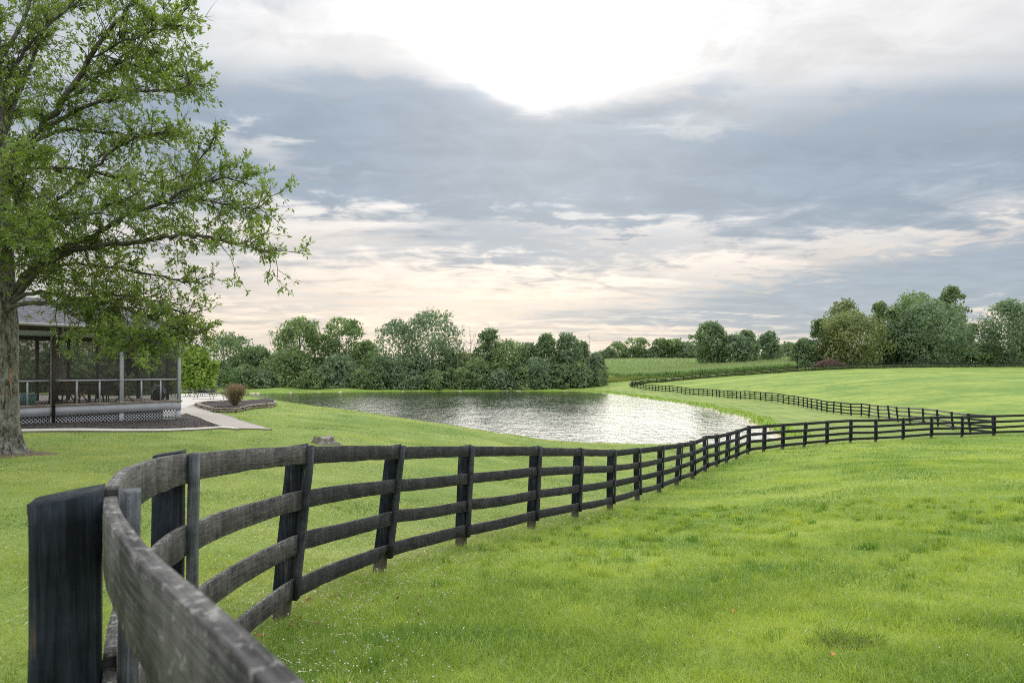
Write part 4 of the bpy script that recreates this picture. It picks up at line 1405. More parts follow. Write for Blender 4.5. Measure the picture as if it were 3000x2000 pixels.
    build('foliage', V, F, M_OAKLEAF, root, var=var)['kind'] = 'stuff'
    print('oak leaves', nl)


make_oak()


def oak_shade_soil():  # soil-brown disc whose dark colour stands in for contact shade round the trunk
    rnd = np.random.default_rng(4)
    c = P(6, 1325, 15.5)
    n = 40
    a = np.linspace(0, 2 * np.pi, n, endpoint=False)
    V = [[c[0], c[1]]]
    for r in (0.5, 0.75, 0.95):
        k = r * (1 + 0.13 * np.sin(a * 3 + 1) + 0.09 * np.sin(a * 5) + rnd.normal(0, 0.05, n))
        V += list(np.stack([c[0] + np.cos(a) * k, c[1] + np.sin(a) * k], -1))
    V = np.array(V)
    z = gfast(V[:, 0], V[:, 1]) + np.r_[0.03, np.full(n, 0.03), np.full(n, 0.022), np.full(n, -0.01)] + rnd.normal(0, 0.004, len(V))
    j = np.arange(n)
    F = [np.stack([np.zeros(n, int), 1 + j, 1 + (j + 1) % n], -1)]
    F.append(np.concatenate([np.stack([1 + k * n + j, 1 + (k + 1) * n + j, 1 + (k + 1) * n + (j + 1) % n, 1 + k * n + (j + 1) % n], -1) for k in (0, 1)]))
    tag(build('contact_shade_soil', np.c_[V, z], F, simple('oak_shade_soil', (0.060, 0.046, 0.032), (0.12, 0.10, 0.06), 12, 0.95, 0.02, 0.8)), kind='structure')


oak_shade_soil()

# ------------------------------------------------------------------ paths, beds, patio
def hit(u, v, d0=2.0, d1=400.0):
    """where the sight line of photo pixel (u, v) first meets the ground"""
    d = np.exp(np.linspace(math.log(d0), math.log(d1), 900))
    x = (u - 1500) / 2000 * d
    zr = EYE - (v - 1080) / 2000 * d
    k = np.argmax(ground(x, d) >= zr)
    return np.array([x[k], d[k], zr[k]])


def strip_between(name, A, B, mat, lift, nx=10, kind='structure', thick=0.10, uneven=0.0):
    """sheet laid on the ground between two matching polylines, with a rim"""
    A, B = np.asarray(A, float)[:, :2], np.asarray(B, float)[:, :2]
    m_ = 24
    def res(L):
        s = np.r_[0, np.cumsum(np.linalg.norm(np.diff(L, axis=0), axis=1))]
        t = np.linspace(0, s[-1], m_)
        return np.stack([np.interp(t, s, L[:, 0]), np.interp(t, s, L[:, 1])], -1)
    A, B = res(A), res(B)
    t = np.linspace(0, 1, nx)[None, :, None]
    G_ = A[:, None] * (1 - t) + B[:, None] * t
    X, Y = G_[..., 0].ravel(), G_[..., 1].ravel()
    Z = gfast(X, Y) + lift
    if uneven:
        Z = Z + rng.normal(0, uneven, len(Z))
    V = np.stack([X, Y, Z], -1)
    i = np.arange(m_ - 1)[:, None] * nx
    j = np.arange(nx - 1)[None]
    Q = np.stack([i + j, i + j + 1, i + nx + j + 1, i + nx + j], -1).reshape(-1, 4)
    rim = np.concatenate([np.arange(nx), np.arange(1, m_) * nx + nx - 1, (np.arange(nx - 1) + (m_ - 1) * nx)[::-1], (np.arange(1, m_ - 1) * nx)[::-1]])
    low = V[rim] - [0, 0, thick]
    b = len(V) + np.arange(len(rim))
    R = np.stack([rim, np.roll(rim, -1), np.roll(b, -1), b], -1)
    return tag(build(name, np.vstack([V, low]), [Q, R], mat), kind=kind)


M_AGG = simple('exposed_aggregate', (0.21, 0.185, 0.16), (0.36, 0.32, 0.285), 22, 0.9, 0.004, 0.5)
M_CONC = simple('concrete', (0.33, 0.305, 0.275), (0.42, 0.39, 0.355), 3, 0.85, 0.002, 0.3)
M_MULCH = simple('dark_mulch', (0.022, 0.017, 0.015), (0.062, 0.050, 0.044), 22, 0.95, 0.03, 0.9)
M_CHIP = simple('mulch_chips', (0.030, 0.022, 0.019), (0.105, 0.080, 0.066), 5, 0.9, 0.004, 0.5)
M_STONE = simple('edging_stone', (0.15, 0.13, 0.105), (0.33, 0.29, 0.235), 7, 0.9, 0.012, 0.8)

# porch frame: s runs along the front from the right-hand corner to the left, t runs inwards
PC = np.array([-12.8, 26.4])
PE = np.array([-0.576, -0.817])
PM = np.array([-0.817, 0.576])


def W(s, t, z):
    q = PC + PE * s + PM * t
    return np.array([q[0], q[1], EYE + z])


PAX = np.array([[PE[0], PE[1], 0], [PM[0], PM[1], 0], [0, 0, 1.0]])

e0, e1, e2 = hit(-60, 1273)[:2], hit(330, 1267)[:2], hit(655, 1257)[:2]
f0, f1, f2 = hit(-60, 1267)[:2], hit(330, 1261)[:2], hit(672, 1251)[:2]
strip_between('edging_kerb', [hit(-200, 1274)[:2], e0, e1, e2, hit(700, 1261)[:2]], [hit(-200, 1268)[:2], f0, f1, f2, hit(690, 1253)[:2]], M_CONC, 0.055, 3)
wl = [hit(672, 1258.5)[:2], hit(600, 1234)[:2], hit(545, 1214)[:2], W(-0.35, 1.2, 0)[:2], W(-0.3, 3.0, 0)[:2]]
wr = [hit(797, 1261)[:2], hit(700, 1232)[:2], hit(612, 1205)[:2], hit(578, 1196)[:2], hit(566, 1188)[:2]]
strip_between('garden_path', wl, wr, M_AGG, 0.045, 8)
strip_between('mulch_bed', [W(9, -0.02, 0)[:2], W(4.4, -0.02, 0)[:2], W(0.0, -0.02, 0)[:2], W(-0.2, 0.4, 0)[:2], hit(545, 1214)[:2] + [-0.1, 0]],
              [f0 + [-2.5, -1.5], f0, f1, hit(600, 1258)[:2], hit(668, 1253)[:2]], M_MULCH, 0.03, 14, uneven=0.004)
strip_between('patio', [W(-0.3, 3.0, 0)[:2], hit(566, 1188)[:2], hit(655, 1183)[:2], hit(688, 1172)[:2]],
              [np.array([-36, 44.0]), np.array([-30, 52.0]), np.array([-24, 53.0]), hit(690, 1163)[:2]], M_CONC, 0.05, 16)


def make_chips():
    rnd = np.random.default_rng(9)
    n = 4200
    a, b = rnd.uniform(0, 9, n), rnd.uniform(0, 1, n)
    front = np.array([W(s, 0, 0)[:2] for s in np.linspace(-0.4, 9, 40)])
    kerb = np.array([f0 + [-2.0, -1.2], f0, f1, hit(600, 1258)[:2], hit(668, 1253)[:2]])[::-1]
    kt = np.linspace(0, 1, len(kerb))
    s = a / 9
    K2 = np.stack([np.interp(s, kt, kerb[:, 0]), np.interp(s, kt, kerb[:, 1])], -1)
    F2 = np.stack([np.interp(s, np.linspace(0, 1, 40), front[:, 0]), np.interp(s, np.linspace(0, 1, 40), front[:, 1])], -1)
    p = F2 * (1 - b[:, None]) + K2 * b[:, None]
    z = gfast(p[:, 0], p[:, 1]) + 0.036
    pos = np.stack([p[:, 0], p[:, 1], z], -1)
    V, F = clumps(pos, np.tile([0, 0, 1.0], (n, 1)), rnd.uniform(0.02, 0.055, n), rnd)
    return tag(build('mulch_chips', V, F, M_CHIP), 'dark bark chips strewn over the bed below the porch', 'mulch', kind='stuff')


make_chips()


def make_planter():
    px = [(577, 1192), (600, 1199), (622, 1205.5), (655, 1209), (690, 1208), (716, 1203), (738, 1198), (765, 1195), (790, 1193.5), (803, 1189), (801, 1183.5), (780, 1181), (740, 1182), (690, 1184), (640, 1185), (600, 1187.5)]
    L = np.array([hit(u, v)[:2] for u, v in px])
    c = L.mean(0)
    zc = gz(*c)
    root = thing('planter_bed', 'curved bed edged with stacked stone beside the patio', 'planter', (c[0], c[1], zc))
    rnd = np.random.default_rng(21)
    loop = np.vstack([L, L[:1]])
    s = np.r_[0, np.cumsum(np.linalg.norm(np.diff(loop, axis=0), axis=1))]
    # ring smoothing
    tt = np.linspace(0, s[-1], 240, endpoint=False)
    R_ = np.stack([np.interp(tt, s, loop[:, 0]), np.interp(tt, s, loop[:, 1])], -1)
    for _ in range(6):
        R_ = 0.25 * np.roll(R_, 1, 0) + 0.5 * R_ + 0.25 * np.roll(R_, -1, 0)
    per = s[-1]
    for course in range(3):
        pos = rnd.uniform(0, 0.3)
        zc_ = 0.0
        while pos < per:
            ln = rnd.uniform(0.30, 0.55)
            k = int(((pos + ln / 2) % per) / per * 240)
            p = R_[k]
            tg = R_[(k + 2) % 240] - R_[k - 2]
            tg = tg / np.linalg.norm(tg)
            A = np.array([[tg[0], tg[1], 0], [-tg[1], tg[0], 0], [0, 0, 1]])
            mb = MB()
            hgt = 0.075 if course < 2 else 0.05
            dep = 0.20 if course < 2 else 0.26
            mb.box((p[0] + rnd.normal(0, 0.012), p[1] + rnd.normal(0, 0.012), gz(*p) + 0.02 + course * 0.078 + hgt / 2), (ln - 0.015, dep, hgt * rnd.uniform(0.88, 1.0)), A, 0.012)
            V = np.concatenate(mb.v)
            mb.v = [V + rnd.normal(0, 0.006, V.shape) - [c[0], c[1], zc]]
            mb.done('stone', M_STONE, root)
            pos += ln
    m_ = 240
    zt = ground(R_[:, 0], R_[:, 1], False).mean() + 0.20
    V = np.vstack([np.hstack([R_, np.full((m_, 1), zt)]), np.hstack([(R_ - c) * 0.5 + c, np.full((m_, 1), zt + 0.05)]), [[c[0], c[1], zt + 0.07]]]) - [c[0], c[1], zc]
    V[:m_ * 2, 2] += rnd.normal(0, 0.015, m_ * 2)
    j = np.arange(m_)
    build('mulch', V, [np.stack([j, (j + 1) % m_, m_ + (j + 1) % m_, m_ + j], -1), np.stack([m_ + j, m_ + (j + 1) % m_, np.full(m_, 2 * m_)], -1)], M_MULCH, root)
    return c, zt


PL_C, PL_Z = make_planter()

M_SHRUB = leafy('shrub_leaves', (0.115, 0.098, 0.056), (0.275, 0.235, 0.140), 0.3, 2.5, var_amt=0.7, tcol=(1.2, 1.0, 0.6))
M_SHRUB_RED = leafy('shrub_tips', (0.22, 0.095, 0.07), (0.36, 0.19, 0.14), 0.3, 2.5, var_amt=0.7, tcol=(1.2, 0.9, 0.7))


def make_shrub():
    rnd = np.random.default_rng(5)
    d = 34.6
    b = np.array([(688 - 1500) / 2000 * d, d, PL_Z])
    root = thing('shrub', 'bushy red-brown shrub with reddish tips in the stone-edged bed', 'shrub', b)
    mb = MB()
    tips = []
    for q in range(70):
        a = rnd.uniform(0, 2 * math.pi)
        sp = rnd.uniform(0.05, 0.62) ** 0.8
        h = rnd.uniform(0.7, 1.12) * (1.1 - 0.35 * sp)
        p = np.array([[0.05 * math.cos(a), 0.05 * math.sin(a), -0.05], [0.3 * sp * math.cos(a), 0.3 * sp * math.sin(a), h * 0.4], [0.75 * sp * math.cos(a), 0.75 * sp * math.sin(a), h * 0.8], [sp * math.cos(a), sp * math.sin(a), h]])
        p[1:] += rnd.normal(0, 0.03, (3, 3))
        mb.tube(p, [0.013, 0.010, 0.006, 0.003], 4)
        tips.append(p)
    mb.done('stems', simple('shrub_stem', (0.16, 0.12, 0.085), (0.09, 0.065, 0.045), 20), root)['kind'] = 'stuff'
    n = 9000
    k = rnd.integers(0, len(tips), n)
    t = rnd.uniform(0.22, 1.0, n)
    A = np.array(tips)[k]
    idx = np.clip((t * 3).astype(int), 0, 2)
    fr = (t * 3 - idx)[:, None]
    pos = A[np.arange(n), idx] * (1 - fr) + A[np.arange(n), idx + 1] * fr + rnd.normal(0, 0.075, (n, 3))
    red = (pos[:, 2] > 1.0 - 0.12 * (pos[:, 0] > 0.05)) & (rnd.uniform(size=n) < 0.38)
    for nm, msk, mat in (('foliage', ~red, M_SHRUB), ('red_tips', red, M_SHRUB_RED)):
        q = pos[msk]
        V, F = leaves(q, rnd.normal(0, 1, q.shape) + [0, 0, 0.4], rnd.normal(0, 1, q.shape), rnd.uniform(0.04, 0.075, len(q)), rnd.uniform(0.018, 0.03, len(q)), rnd)
        build(nm, V, F, mat, root, var=rnd.uniform(0, 1, len(q)))['kind'] = 'stuff'


make_shrub()


def make_stump():
    rnd = np.random.default_rng(8)
    p = hit(948, 1299)
    root = thing('tree_stump', 'low weathered tree stump in the lawn left of the pond', 'stump', p)
    n, hs = 26, [-0.1, 0.0, 0.06, 0.14, 0.20, 0.215]
    a = np.linspace(0, 2 * np.pi, n, endpoint=False)
    V = []
    lob = 1 + 0.22 * np.sin(a * 4 + 0.5) + 0.12 * np.sin(a * 7 + 1)
    for h, r, f in zip(hs, [0.46, 0.43, 0.345, 0.30, 0.29, 0.27], [1.2, 1.0, 0.6, 0.35, 0.3, 0.3]):
        k = r * (1 + (lob - 1) * f) + rnd.normal(0, 0.008, n)
        V.append(np.stack([np.cos(a) * k, np.sin(a) * k, np.full(n, h) + (rnd.normal(0, 0.012, n) + 0.03 * np.sin(a * 2) if h > 0.12 else 0)], -1))
    V = np.concatenate(V)
    i = np.arange(len(hs) - 1)[:, None] * n
    j = np.arange(n)[None]
    Q = np.stack([i + j, i + (j + 1) % n, i + n + (j + 1) % n, i + n + j], -1).reshape(-1, 4)
    build('bark', V, Q, M_BARK, root)
    top = V[-n:]
    cen = np.array([[0, 0, 0.195]])
    mid = top * [0.55, 0.55, 0] + [0, 0, 0.205]
    VT = np.vstack([top, mid + np.c_[np.zeros((n, 2)), rnd.normal(0, 0.01, n)], cen])
    jj = np.arange(n)
    build('cut_face', VT, [np.stack([jj, (jj + 1) % n, n + (jj + 1) % n, n + jj], -1), np.stack([n + jj, n + (jj + 1) % n, np.full(n, 2 * n)], -1)],
          simple('cut_wood', (0.24, 0.21, 0.18), (0.14, 0.12, 0.10), 9, 0.9, 0.01, 0.6), root)


make_stump()

# ------------------------------------------------------------------ sun loungers
M_FRAME = simple('dark_grey_metal', (0.035, 0.037, 0.042), (0.06, 0.062, 0.068), 8, 0.45, 0.001, 0.1)
M_SLING = simple('grey_sling', (0.12, 0.125, 0.14), (0.18, 0.185, 0.20), 30, 0.8, 0.001, 0.2)


def make_lounger(label, loc, rz, back):
    root = thing('sun_lounger', label, 'sun lounger', loc, 'sun loungers on the patio')
    root.rotation_euler = (0, 0, rz)
    hw, sh = 0.32, 0.36
    ca, sa = math.cos(back), math.sin(back)
    end = np.array([0.35 + 0.85 * ca, 0, sh + 0.85 * sa])
    mb = MB()
    for s in (-1, 1):
        mb.tube([(-1.15, s * hw, sh - 0.05), (-1.05, s * hw, sh), (0.35, s * hw, sh), (0.6, s * hw, sh - 0.01)], 0.019, 6)
    for x in (-1.1, 0.58):
        mb.tube([(x, -hw, sh - 0.02), (x, hw, sh - 0.02)], 0.017, 6)
    mb.done('seat_frame', M_FRAME, root)
    mb = MB()
    for s in (-1, 1):
        mb.tube([(0.35, s * (hw - 0.03), sh + 0.01), tuple(end + [0, s * (hw - 0.03), 0])], 0.017, 6)
    mb.tube([tuple(end + [0, -(hw - 0.03), 0]), tuple(end + [0, (hw - 0.03), 0])], 0.017, 6)
    mb.done('back_frame', M_FRAME, root)
    for x, lean in ((-1.0, -0.12), (-0.2, 0.06), (0.5, 0.14)):
        for s in (-1, 1):
            mb = MB()
            mb.tube([(x, s * hw, sh), (x + lean * 0.6, s * (hw + 0.01), sh * 0.45), (x + lean, s * (hw + 0.015), 0.0)], 0.017, 6)
            mb.done('leg', M_FRAME, root)
    for s in (-1, 1):
        mb = MB()
        mb.tube([(-0.35, s * (hw + 0.02), sh), (-0.25, s * (hw + 0.03), sh + 0.2), (0.1, s * (hw + 0.03), sh + 0.22), (0.38, s * (hw + 0.02), sh + 0.02)], 0.015, 6)
        mb.done('arm', M_FRAME, root)
    mb = MB()
    mb.box((-0.37, 0, sh + 0.018), (1.42, 2 * hw - 0.03, 0.014))
    mb.done('seat_sling', M_SLING, root)
    mb = MB()
    A = np.array([[ca, 0, sa], [0, 1, 0], [-sa, 0, ca]])
    mb.box(np.array([0.37, 0, sh + 0.03]) + np.array([ca, 0, sa]) * 0.44, (0.8, 2 * hw - 0.1, 0.012), A)
    mb.done('back_sling', M_SLING, root)
    return root


for lab, u, v, rz, bk in (('grey sun lounger nearest the shrub on the patio', 628, 1171.5, 0.15, 0.16),
                          ('grey sun lounger next to the porch corner, behind the first one', 556, 1163.5, 0.10, 0.12),
                          ('grey sun lounger with raised back behind the other two', 604, 1162.5, 0.2, 0.6)):
    p = hit(u, v)
    make_lounger(lab, (p[0], p[1], gz(p[0], p[1]) + 0.055), rz + math.pi * 0, bk)


def make_brush_pile():
    rnd = np.random.default_rng(14)
    d = 204
    x = (2430 - 1500) / 2000 * d
    z0 = gz(x, d)
    root = thing('brush_pile', 'heap of reddish-brown cut branches beside the distant fence', 'brush pile', (x, d, z0))
    H = EYE - (1050 - 1080) / 2000 * d - z0
    mats = [simple('brush_red', (0.16, 0.085, 0.07), (0.09, 0.05, 0.042), 4, 0.9), simple('brush_grey', (0.20, 0.155, 0.135), (0.12, 0.09, 0.08), 4, 0.9)]
    for part, mat, n in (('reddish_branches', mats[0], 260), ('grey_branches', mats[1], 150)):
        mb = MB()
        for q in range(n):
            a = rnd.uniform(-4.6, 4.4)
            hh = H * max(0.12, (1 - (a / 5.0) ** 2)) * rnd.uniform(0.1, 0.95)
            p = np.array([a, rnd.uniform(-1.6, 1.6), hh])
            dr = unit(rnd.normal(0, 1, 3) * [1.2, 0.8, 0.45])
            ln = rnd.uniform(0.6, 1.8)
            m_ = p + rnd.normal(0, 0.15, 3)
            e0_, e1_ = p - dr * ln / 2, p + dr * ln / 2
            e0_[2], e1_[2] = max(e0_[2], 0), max(e1_[2], 0)
            mb.tube([e0_, m_, e1_], [0.07, 0.06, 0.02], 4)
        mb.done(part, mat, root)['kind'] = 'stuff'


make_brush_pile()

# ------------------------------------------------------------------ screened porch
M_WHITE = simple('pale_grey_paint', (0.33, 0.345, 0.375), (0.28, 0.295, 0.325), 3, 0.6, 0.002, 0.3)
M_BROWNM = simple('dark_brown_gutter', (0.030, 0.022, 0.017), (0.050, 0.038, 0.030), 6, 0.5, 0.002, 0.2)
M_GUTTER = simple('pale_gutter', (0.42, 0.41, 0.42), (0.33, 0.32, 0.33), 4, 0.5, 0.002, 0.2)
M_SHINGLE = simple('grey_shingles', (0.10, 0.10, 0.112), (0.17, 0.17, 0.185), 9, 0.9, 0.006, 0.6)
M_DECK = simple('deck_boards', (0.24, 0.20, 0.165), (0.33, 0.285, 0.245), 5, 0.8, 0.003, 0.3)
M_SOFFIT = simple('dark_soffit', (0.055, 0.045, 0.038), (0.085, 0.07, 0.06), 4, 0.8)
M_INNER = simple('dark_stained_frame', (0.040, 0.033, 0.030), (0.065, 0.055, 0.05), 5, 0.7)


def mat_screen():
    m_, g = material('insect_screen')
    t = g.node('ShaderNodeBsdfTransparent')
    d = g.node('ShaderNodeBsdfDiffuse')
    d.inputs[0].default_value = (0.085, 0.084, 0.078, 1)
    mx = g.node('ShaderNodeMixShader')
    mx.inputs[0].default_value = 0.30
    g.nt.links.new(t.outputs[0], mx.inputs[1])
    g.nt.links.new(d.outputs[0], mx.inputs[2])
    return finish(m_, g, mx.outputs[0])


M_SCREEN = mat_screen()
Z_DECK, Z_RAIL, Z_HEAD = -1.22, -0.40, 1.09
PL_, PD_ = 8.8, 4.4          # length along the front, depth


def make_porch():
    o = W(0, 0, -1.98)
    root = thing('screened_porch', 'pale grey screened porch with shingle roof and lattice skirt behind the oak', 'porch', o)

    def part(name, mat, boxes, kind=None, par=None, bev=0.0):
        mb = MB()
        for (s, t, z, ls, lt, lz) in boxes:
            mb.box(W(s, t, z) - o, (ls, lt, lz), PAX, bev)
        ob = mb.done(name, mat, par or root)
        if kind:
            ob['kind'] = kind
        return ob
    bays = [0.07, 2.2, 4.4, 6.6, 8.73]
    # deck boards, seen edge on
    part('deck', M_DECK, [(PL_ / 2, PD_ / 2, Z_DECK - 0.022, PL_ + 0.06, PD_ + 0.10, 0.042)])
    part('skirt_board', M_WHITE, [(PL_ / 2, 0.0, Z_DECK - 0.20, PL_, 0.045, 0.31)])
    part('skirt_board', M_WHITE, [(0.0, PD_ / 2 + 0.03, Z_DECK - 0.20, 0.045, PD_ - 0.06, 0.31)])
    for s in bays:
        part('skirt_post', M_WHITE, [(s + 0.03 if s < 1 else s, 0.03, Z_DECK - 0.58, 0.16, 0.06, 0.46)])
    # lattice panels: crossing laths, too small to pick apart one by one
    for a, b in zip(bays[:-1], bays[1:]):
        mb = MB()
        lo, hi = Z_DECK - 0.80, Z_DECK - 0.36
        w = b - a - 0.16
        step = 0.118
        for lay, sgn in ((0, 1), (1, -1)):
            k = -1.0
            while k < w + 1.0:
                x0, x1 = k, k + sgn * (hi - lo)
                t0, t1 = 0.0, 1.0
                # clip to the panel
                dx = x1 - x0
                if dx:
                    ta, tb = (0 - x0) / dx, (w - x0) / dx
                    t0, t1 = max(t0, min(ta, tb)), min(t1, max(ta, tb))
                if t1 - t0 > 0.06:
                    p0 = W(a + 0.08 + x0 + dx * t0, 0.035 + lay * 0.009, lo + (hi - lo) * t0) - o
                    p1 = W(a + 0.08 + x0 + dx * t1, 0.035 + lay * 0.009, lo + (hi - lo) * t1) - o
                    ax = p1 - p0
                    ln = np.linalg.norm(ax)
                    ax /= ln
                    nn = PAX[1]
                    mb.box((p0 + p1) / 2, (ln, 0.008, 0.031), np.array([ax, nn, np.cross(ax, nn)]))
                k += step
        mb.done('lattice_panel', M_WHITE, root)['kind'] = 'stuff'
    part('underdeck_shade_panel', M_SOFFIT, [(0.4, PD_ / 2 + 0.3, Z_DECK - 0.42, 0.03, PD_ - 0.6, 0.75)])  # dark panels added behind the lattice to stop light and stand as shade
    part('underdeck_shade_panel', M_SOFFIT, [(PL_ / 2 + 0.25, 0.5, Z_DECK - 0.42, PL_ - 0.7, 0.03, 0.75)])
    # front posts, sill, rails, pickets, header
    for s in bays:
        part('post', M_WHITE, [(s, 0.02, (Z_DECK + Z_HEAD) / 2, 0.12, 0.10, Z_HEAD - Z_DECK)], bev=0.008)
    part('sill', M_DECK, [(PL_ / 2, -0.01, Z_DECK + 0.012, PL_ + 0.02, 0.13, 0.026)])
    for a, b in zip(bays[:-1], bays[1:]):
        part('rail', M_WHITE, [((a + b) / 2, 0.03, Z_RAIL, b - a - 0.12, 0.06, 0.055)])
        for q in (1, 2):
            s = a + (b - a) * q / 3
            part('picket', M_WHITE, [(s, 0.03, (Z_DECK + Z_RAIL) / 2, 0.05, 0.045, Z_RAIL - Z_DECK - 0.055)])
        part('screen', M_SCREEN, [((a + b) / 2, 0.058, (Z_DECK + Z_HEAD) / 2, b - a - 0.12, 0.003, Z_HEAD - Z_DECK)])
    part('header_beam', M_WHITE, [(PL_ / 2, 0.02, Z_HEAD + 0.08, PL_ + 0.02, 0.12, 0.16)])
    # right-hand side, back and their dark-stained posts, seen through the front
    for t in np.linspace(0.95, PD_, 4):
        part('side_post', M_INNER if t < PD_ else M_WHITE, [(0.03, t, (Z_DECK + Z_HEAD) / 2, 0.10, 0.09, Z_HEAD - Z_DECK)])
    part('side_rail', M_INNER, [(0.03, PD_ / 2, Z_RAIL, 0.06, PD_ - 0.1, 0.055)])
    part('screen', M_SCREEN, [(0.06, PD_ / 2, (Z_DECK + Z_HEAD) / 2, 0.003, PD_ - 0.14, Z_HEAD - Z_DECK)])
    part('header_beam', M_WHITE, [(0.03, PD_ / 2 + 0.05, Z_HEAD + 0.08, 0.12, PD_, 0.159)])
    for s in np.linspace(1.1, PL_ - 0.1, 8):
        part('back_post', M_INNER, [(s, PD_ - 0.02, (Z_DECK + Z_HEAD) / 2, 0.10, 0.09, Z_HEAD - Z_DECK)])
    part('back_rail', M_INNER, [(PL_ / 2, PD_ - 0.02, Z_RAIL, PL_ - 0.2, 0.06, 0.06)])
    part('back_header', M_INNER, [(PL_ / 2, PD_ - 0.02, Z_HEAD + 0.08, PL_ - 0.1, 0.12, 0.16)])
    part('screen', M_SCREEN, [(PL_ / 2, PD_ + 0.03, (Z_DECK + Z_HEAD) / 2, PL_ - 0.1, 0.003, Z_HEAD - Z_DECK)])
    # door frame at the back left
    part('door_frame', M_INNER, [(6.0, PD_ - 0.10, -0.1, 0.09, 0.05, 2.24), (7.0, PD_ - 0.10, -0.1, 0.09, 0.05, 2.24), (6.5, PD_ - 0.10, 0.62, 0.9, 0.05, 0.09), (6.5, PD_ - 0.10, -0.55, 0.9, 0.05, 0.10)])
    part('end_wall', simple('siding', (0.22, 0.20, 0.18), (0.17, 0.155, 0.14), 2, 0.8), [(PL_ - 0.02, PD_ / 2, -0.03, 0.08, PD_ - 0.2, 2.3)])
    part('ceiling', M_SOFFIT, [(PL_ / 2, PD_ / 2, Z_HEAD + 0.19, PL_ + 0.6, PD_ + 0.7, 0.03)])
    # eaves: soffit face, gutter, downspout
    ov = 0.42
    part('fascia', M_BROWNM, [(PL_ / 2 - 0.2, -ov, Z_HEAD + 0.27, PL_ + 0.44, 0.03, 0.17)])
    part('fascia', M_BROWNM, [(-ov, PD_ / 2 + 0.02, Z_HEAD + 0.27, 0.03, PD_ + 0.8, 0.169)])
    mb = MB()
    prof = [(0.0, 0.0), (-0.09, 0.0), (-0.12, 0.05), (-0.12, 0.10), (-0.105, 0.10), (-0.105, 0.055), (-0.08, 0.015), (-0.015, 0.015), (-0.015, 0.10), (0.0, 0.10)]
    for s in (-ov, PL_):
        V = [W(s, -ov - 0.02 + p[0], Z_HEAD + 0.29 + p[1]) - o for p in prof]
        mb.raw(V, np.zeros((0, 4), int))
    k = len(prof)
    mb.f[4] = [np.array([[i, (i + 1) % k, k + (i + 1) % k, k + i] for i in range(k)])]
    gut = mb.done('gutter', M_GUTTER, root)
    mb = MB()
    s0 = 4.42
    mb.tube([W(s0 - 0.12, -ov - 0.06, Z_HEAD + 0.30) - o, W(s0 - 0.12, -ov - 0.05, Z_HEAD + 0.16) - o, W(s0 - 0.02, -0.16, Z_HEAD - 0.04) - o, W(s0, -0.09, Z_HEAD - 0.16) - o, W(s0, -0.09, 0) - o, W(s0, -0.09, Z_DECK - 0.72) - o], 0.055, 8)
    mb.done('downspout', M_BROWNM, root)
    # hip roof in overlapping shingle courses
    zr0, rise = Z_HEAD + 0.385, 1.05
    x0, x1, y0, y1 = -ov - 0.06, PL_ + 0.4, -ov - 0.06, PD_ + 0.45
    half = (y1 - y0) / 2
    rnd = np.random.default_rng(2)
    mb = MB()
    nc = 17
    for c in range(nc):
        f0_, f1_ = c / nc, min((c + 1.35) / nc, 1.0)
        z0_, z1_ = zr0 + rise * f0_ + 0.016, zr0 + rise * f1_ + 0.002
        for side in ('front', 'right', 'back'):
            if side == 'front':
                a0, a1 = x0 + half * f0_, x1
                pts = [(a0, y0 + half * f0_), (a1, y0 + half * f0_), (a1, y0 + half * f1_), (x0 + half * f1_, y0 + half * f1_)]
            elif side == 'back':
                a0, a1 = x0 + half * f0_, x1
                pts = [(a1, y1 - half * f0_), (a0, y1 - half * f0_), (x0 + half * f1_, y1 - half * f1_), (a1, y1 - half * f1_)]
            else:
                pts = [(x0 + half * f0_, y1 - half * f0_), (x0 + half * f0_, y0 + half * f0_), (x0 + half * f1_, y0 + half * f1_), (x0 + half * f1_, y1 - half * f1_)]
            # split the course into single tabs with uneven butts
            p = np.array(pts)
            ln = np.linalg.norm(p[1] - p[0])
            nt_ = max(1, int(ln / 0.30))
            ed = np.linspace(0, 1, nt_ + 1)
            for q in range(nt_):
                g0 = ed[q] + 0.0012
                g1 = ed[q + 1] - 0.0012
                dz = rnd.uniform(-0.003, 0.004)
                lo0, lo1 = p[0] + (p[1] - p[0]) * g0, p[0] + (p[1] - p[0]) * g1
                hi0, hi1 = p[3] + (p[2] - p[3]) * g0, p[3] + (p[2] - p[3]) * g1
                V = [W(*lo0, z0_ + dz) - o, W(*lo1, z0_ + dz) - o, W(*hi1, z1_) - o, W(*hi0, z1_) - o, W(*lo0, z0_ - 0.018) - o, W(*lo1, z0_ - 0.018) - o]
                mb.raw(V, np.array([[0, 1, 2, 3], [4, 5, 1, 0]]))
    roof = MB()
    zb = zr0 - 0.02
    R4 = [W(x0, y0, zb) - o, W(x1, y0, zb) - o, W(x1, y1, zb) - o, W(x0, y1, zb) - o, W(x0 + half, y0 + half, zb + rise) - o, W(x1, y0 + half, zb + rise) - o]
    roof.raw(R4, [np.array([[0, 1, 5, 4], [2, 3, 4, 5], [3, 2, 1, 0]]), np.array([[3, 0, 4], [1, 2, 5]])])
    rf = roof.done('roof', M_SOFFIT, root)
    mb.done('shingles', M_SHINGLE, rf)['kind'] = 'stuff'


make_porch()

# ------------------------------------------------------------------ things on the porch
M_WICKER = simple('brown_wicker', (0.085, 0.055, 0.038), (0.15, 0.10, 0.07), 40, 0.8, 0.006, 0.8)
M_LWOOD = simple('honey_wood', (0.33, 0.19, 0.10), (0.24, 0.13, 0.07), 10, 0.6, 0.003, 0.3)
M_GREY = simple('grey_metal', (0.16, 0.16, 0.17), (0.11, 0.11, 0.12), 10, 0.5)
M_CUSH = simple('dark_cushion', (0.06, 0.055, 0.055), (0.10, 0.09, 0.085), 14, 0.9)


def local(s, t, z=Z_DECK):
    return W(s, t, z)


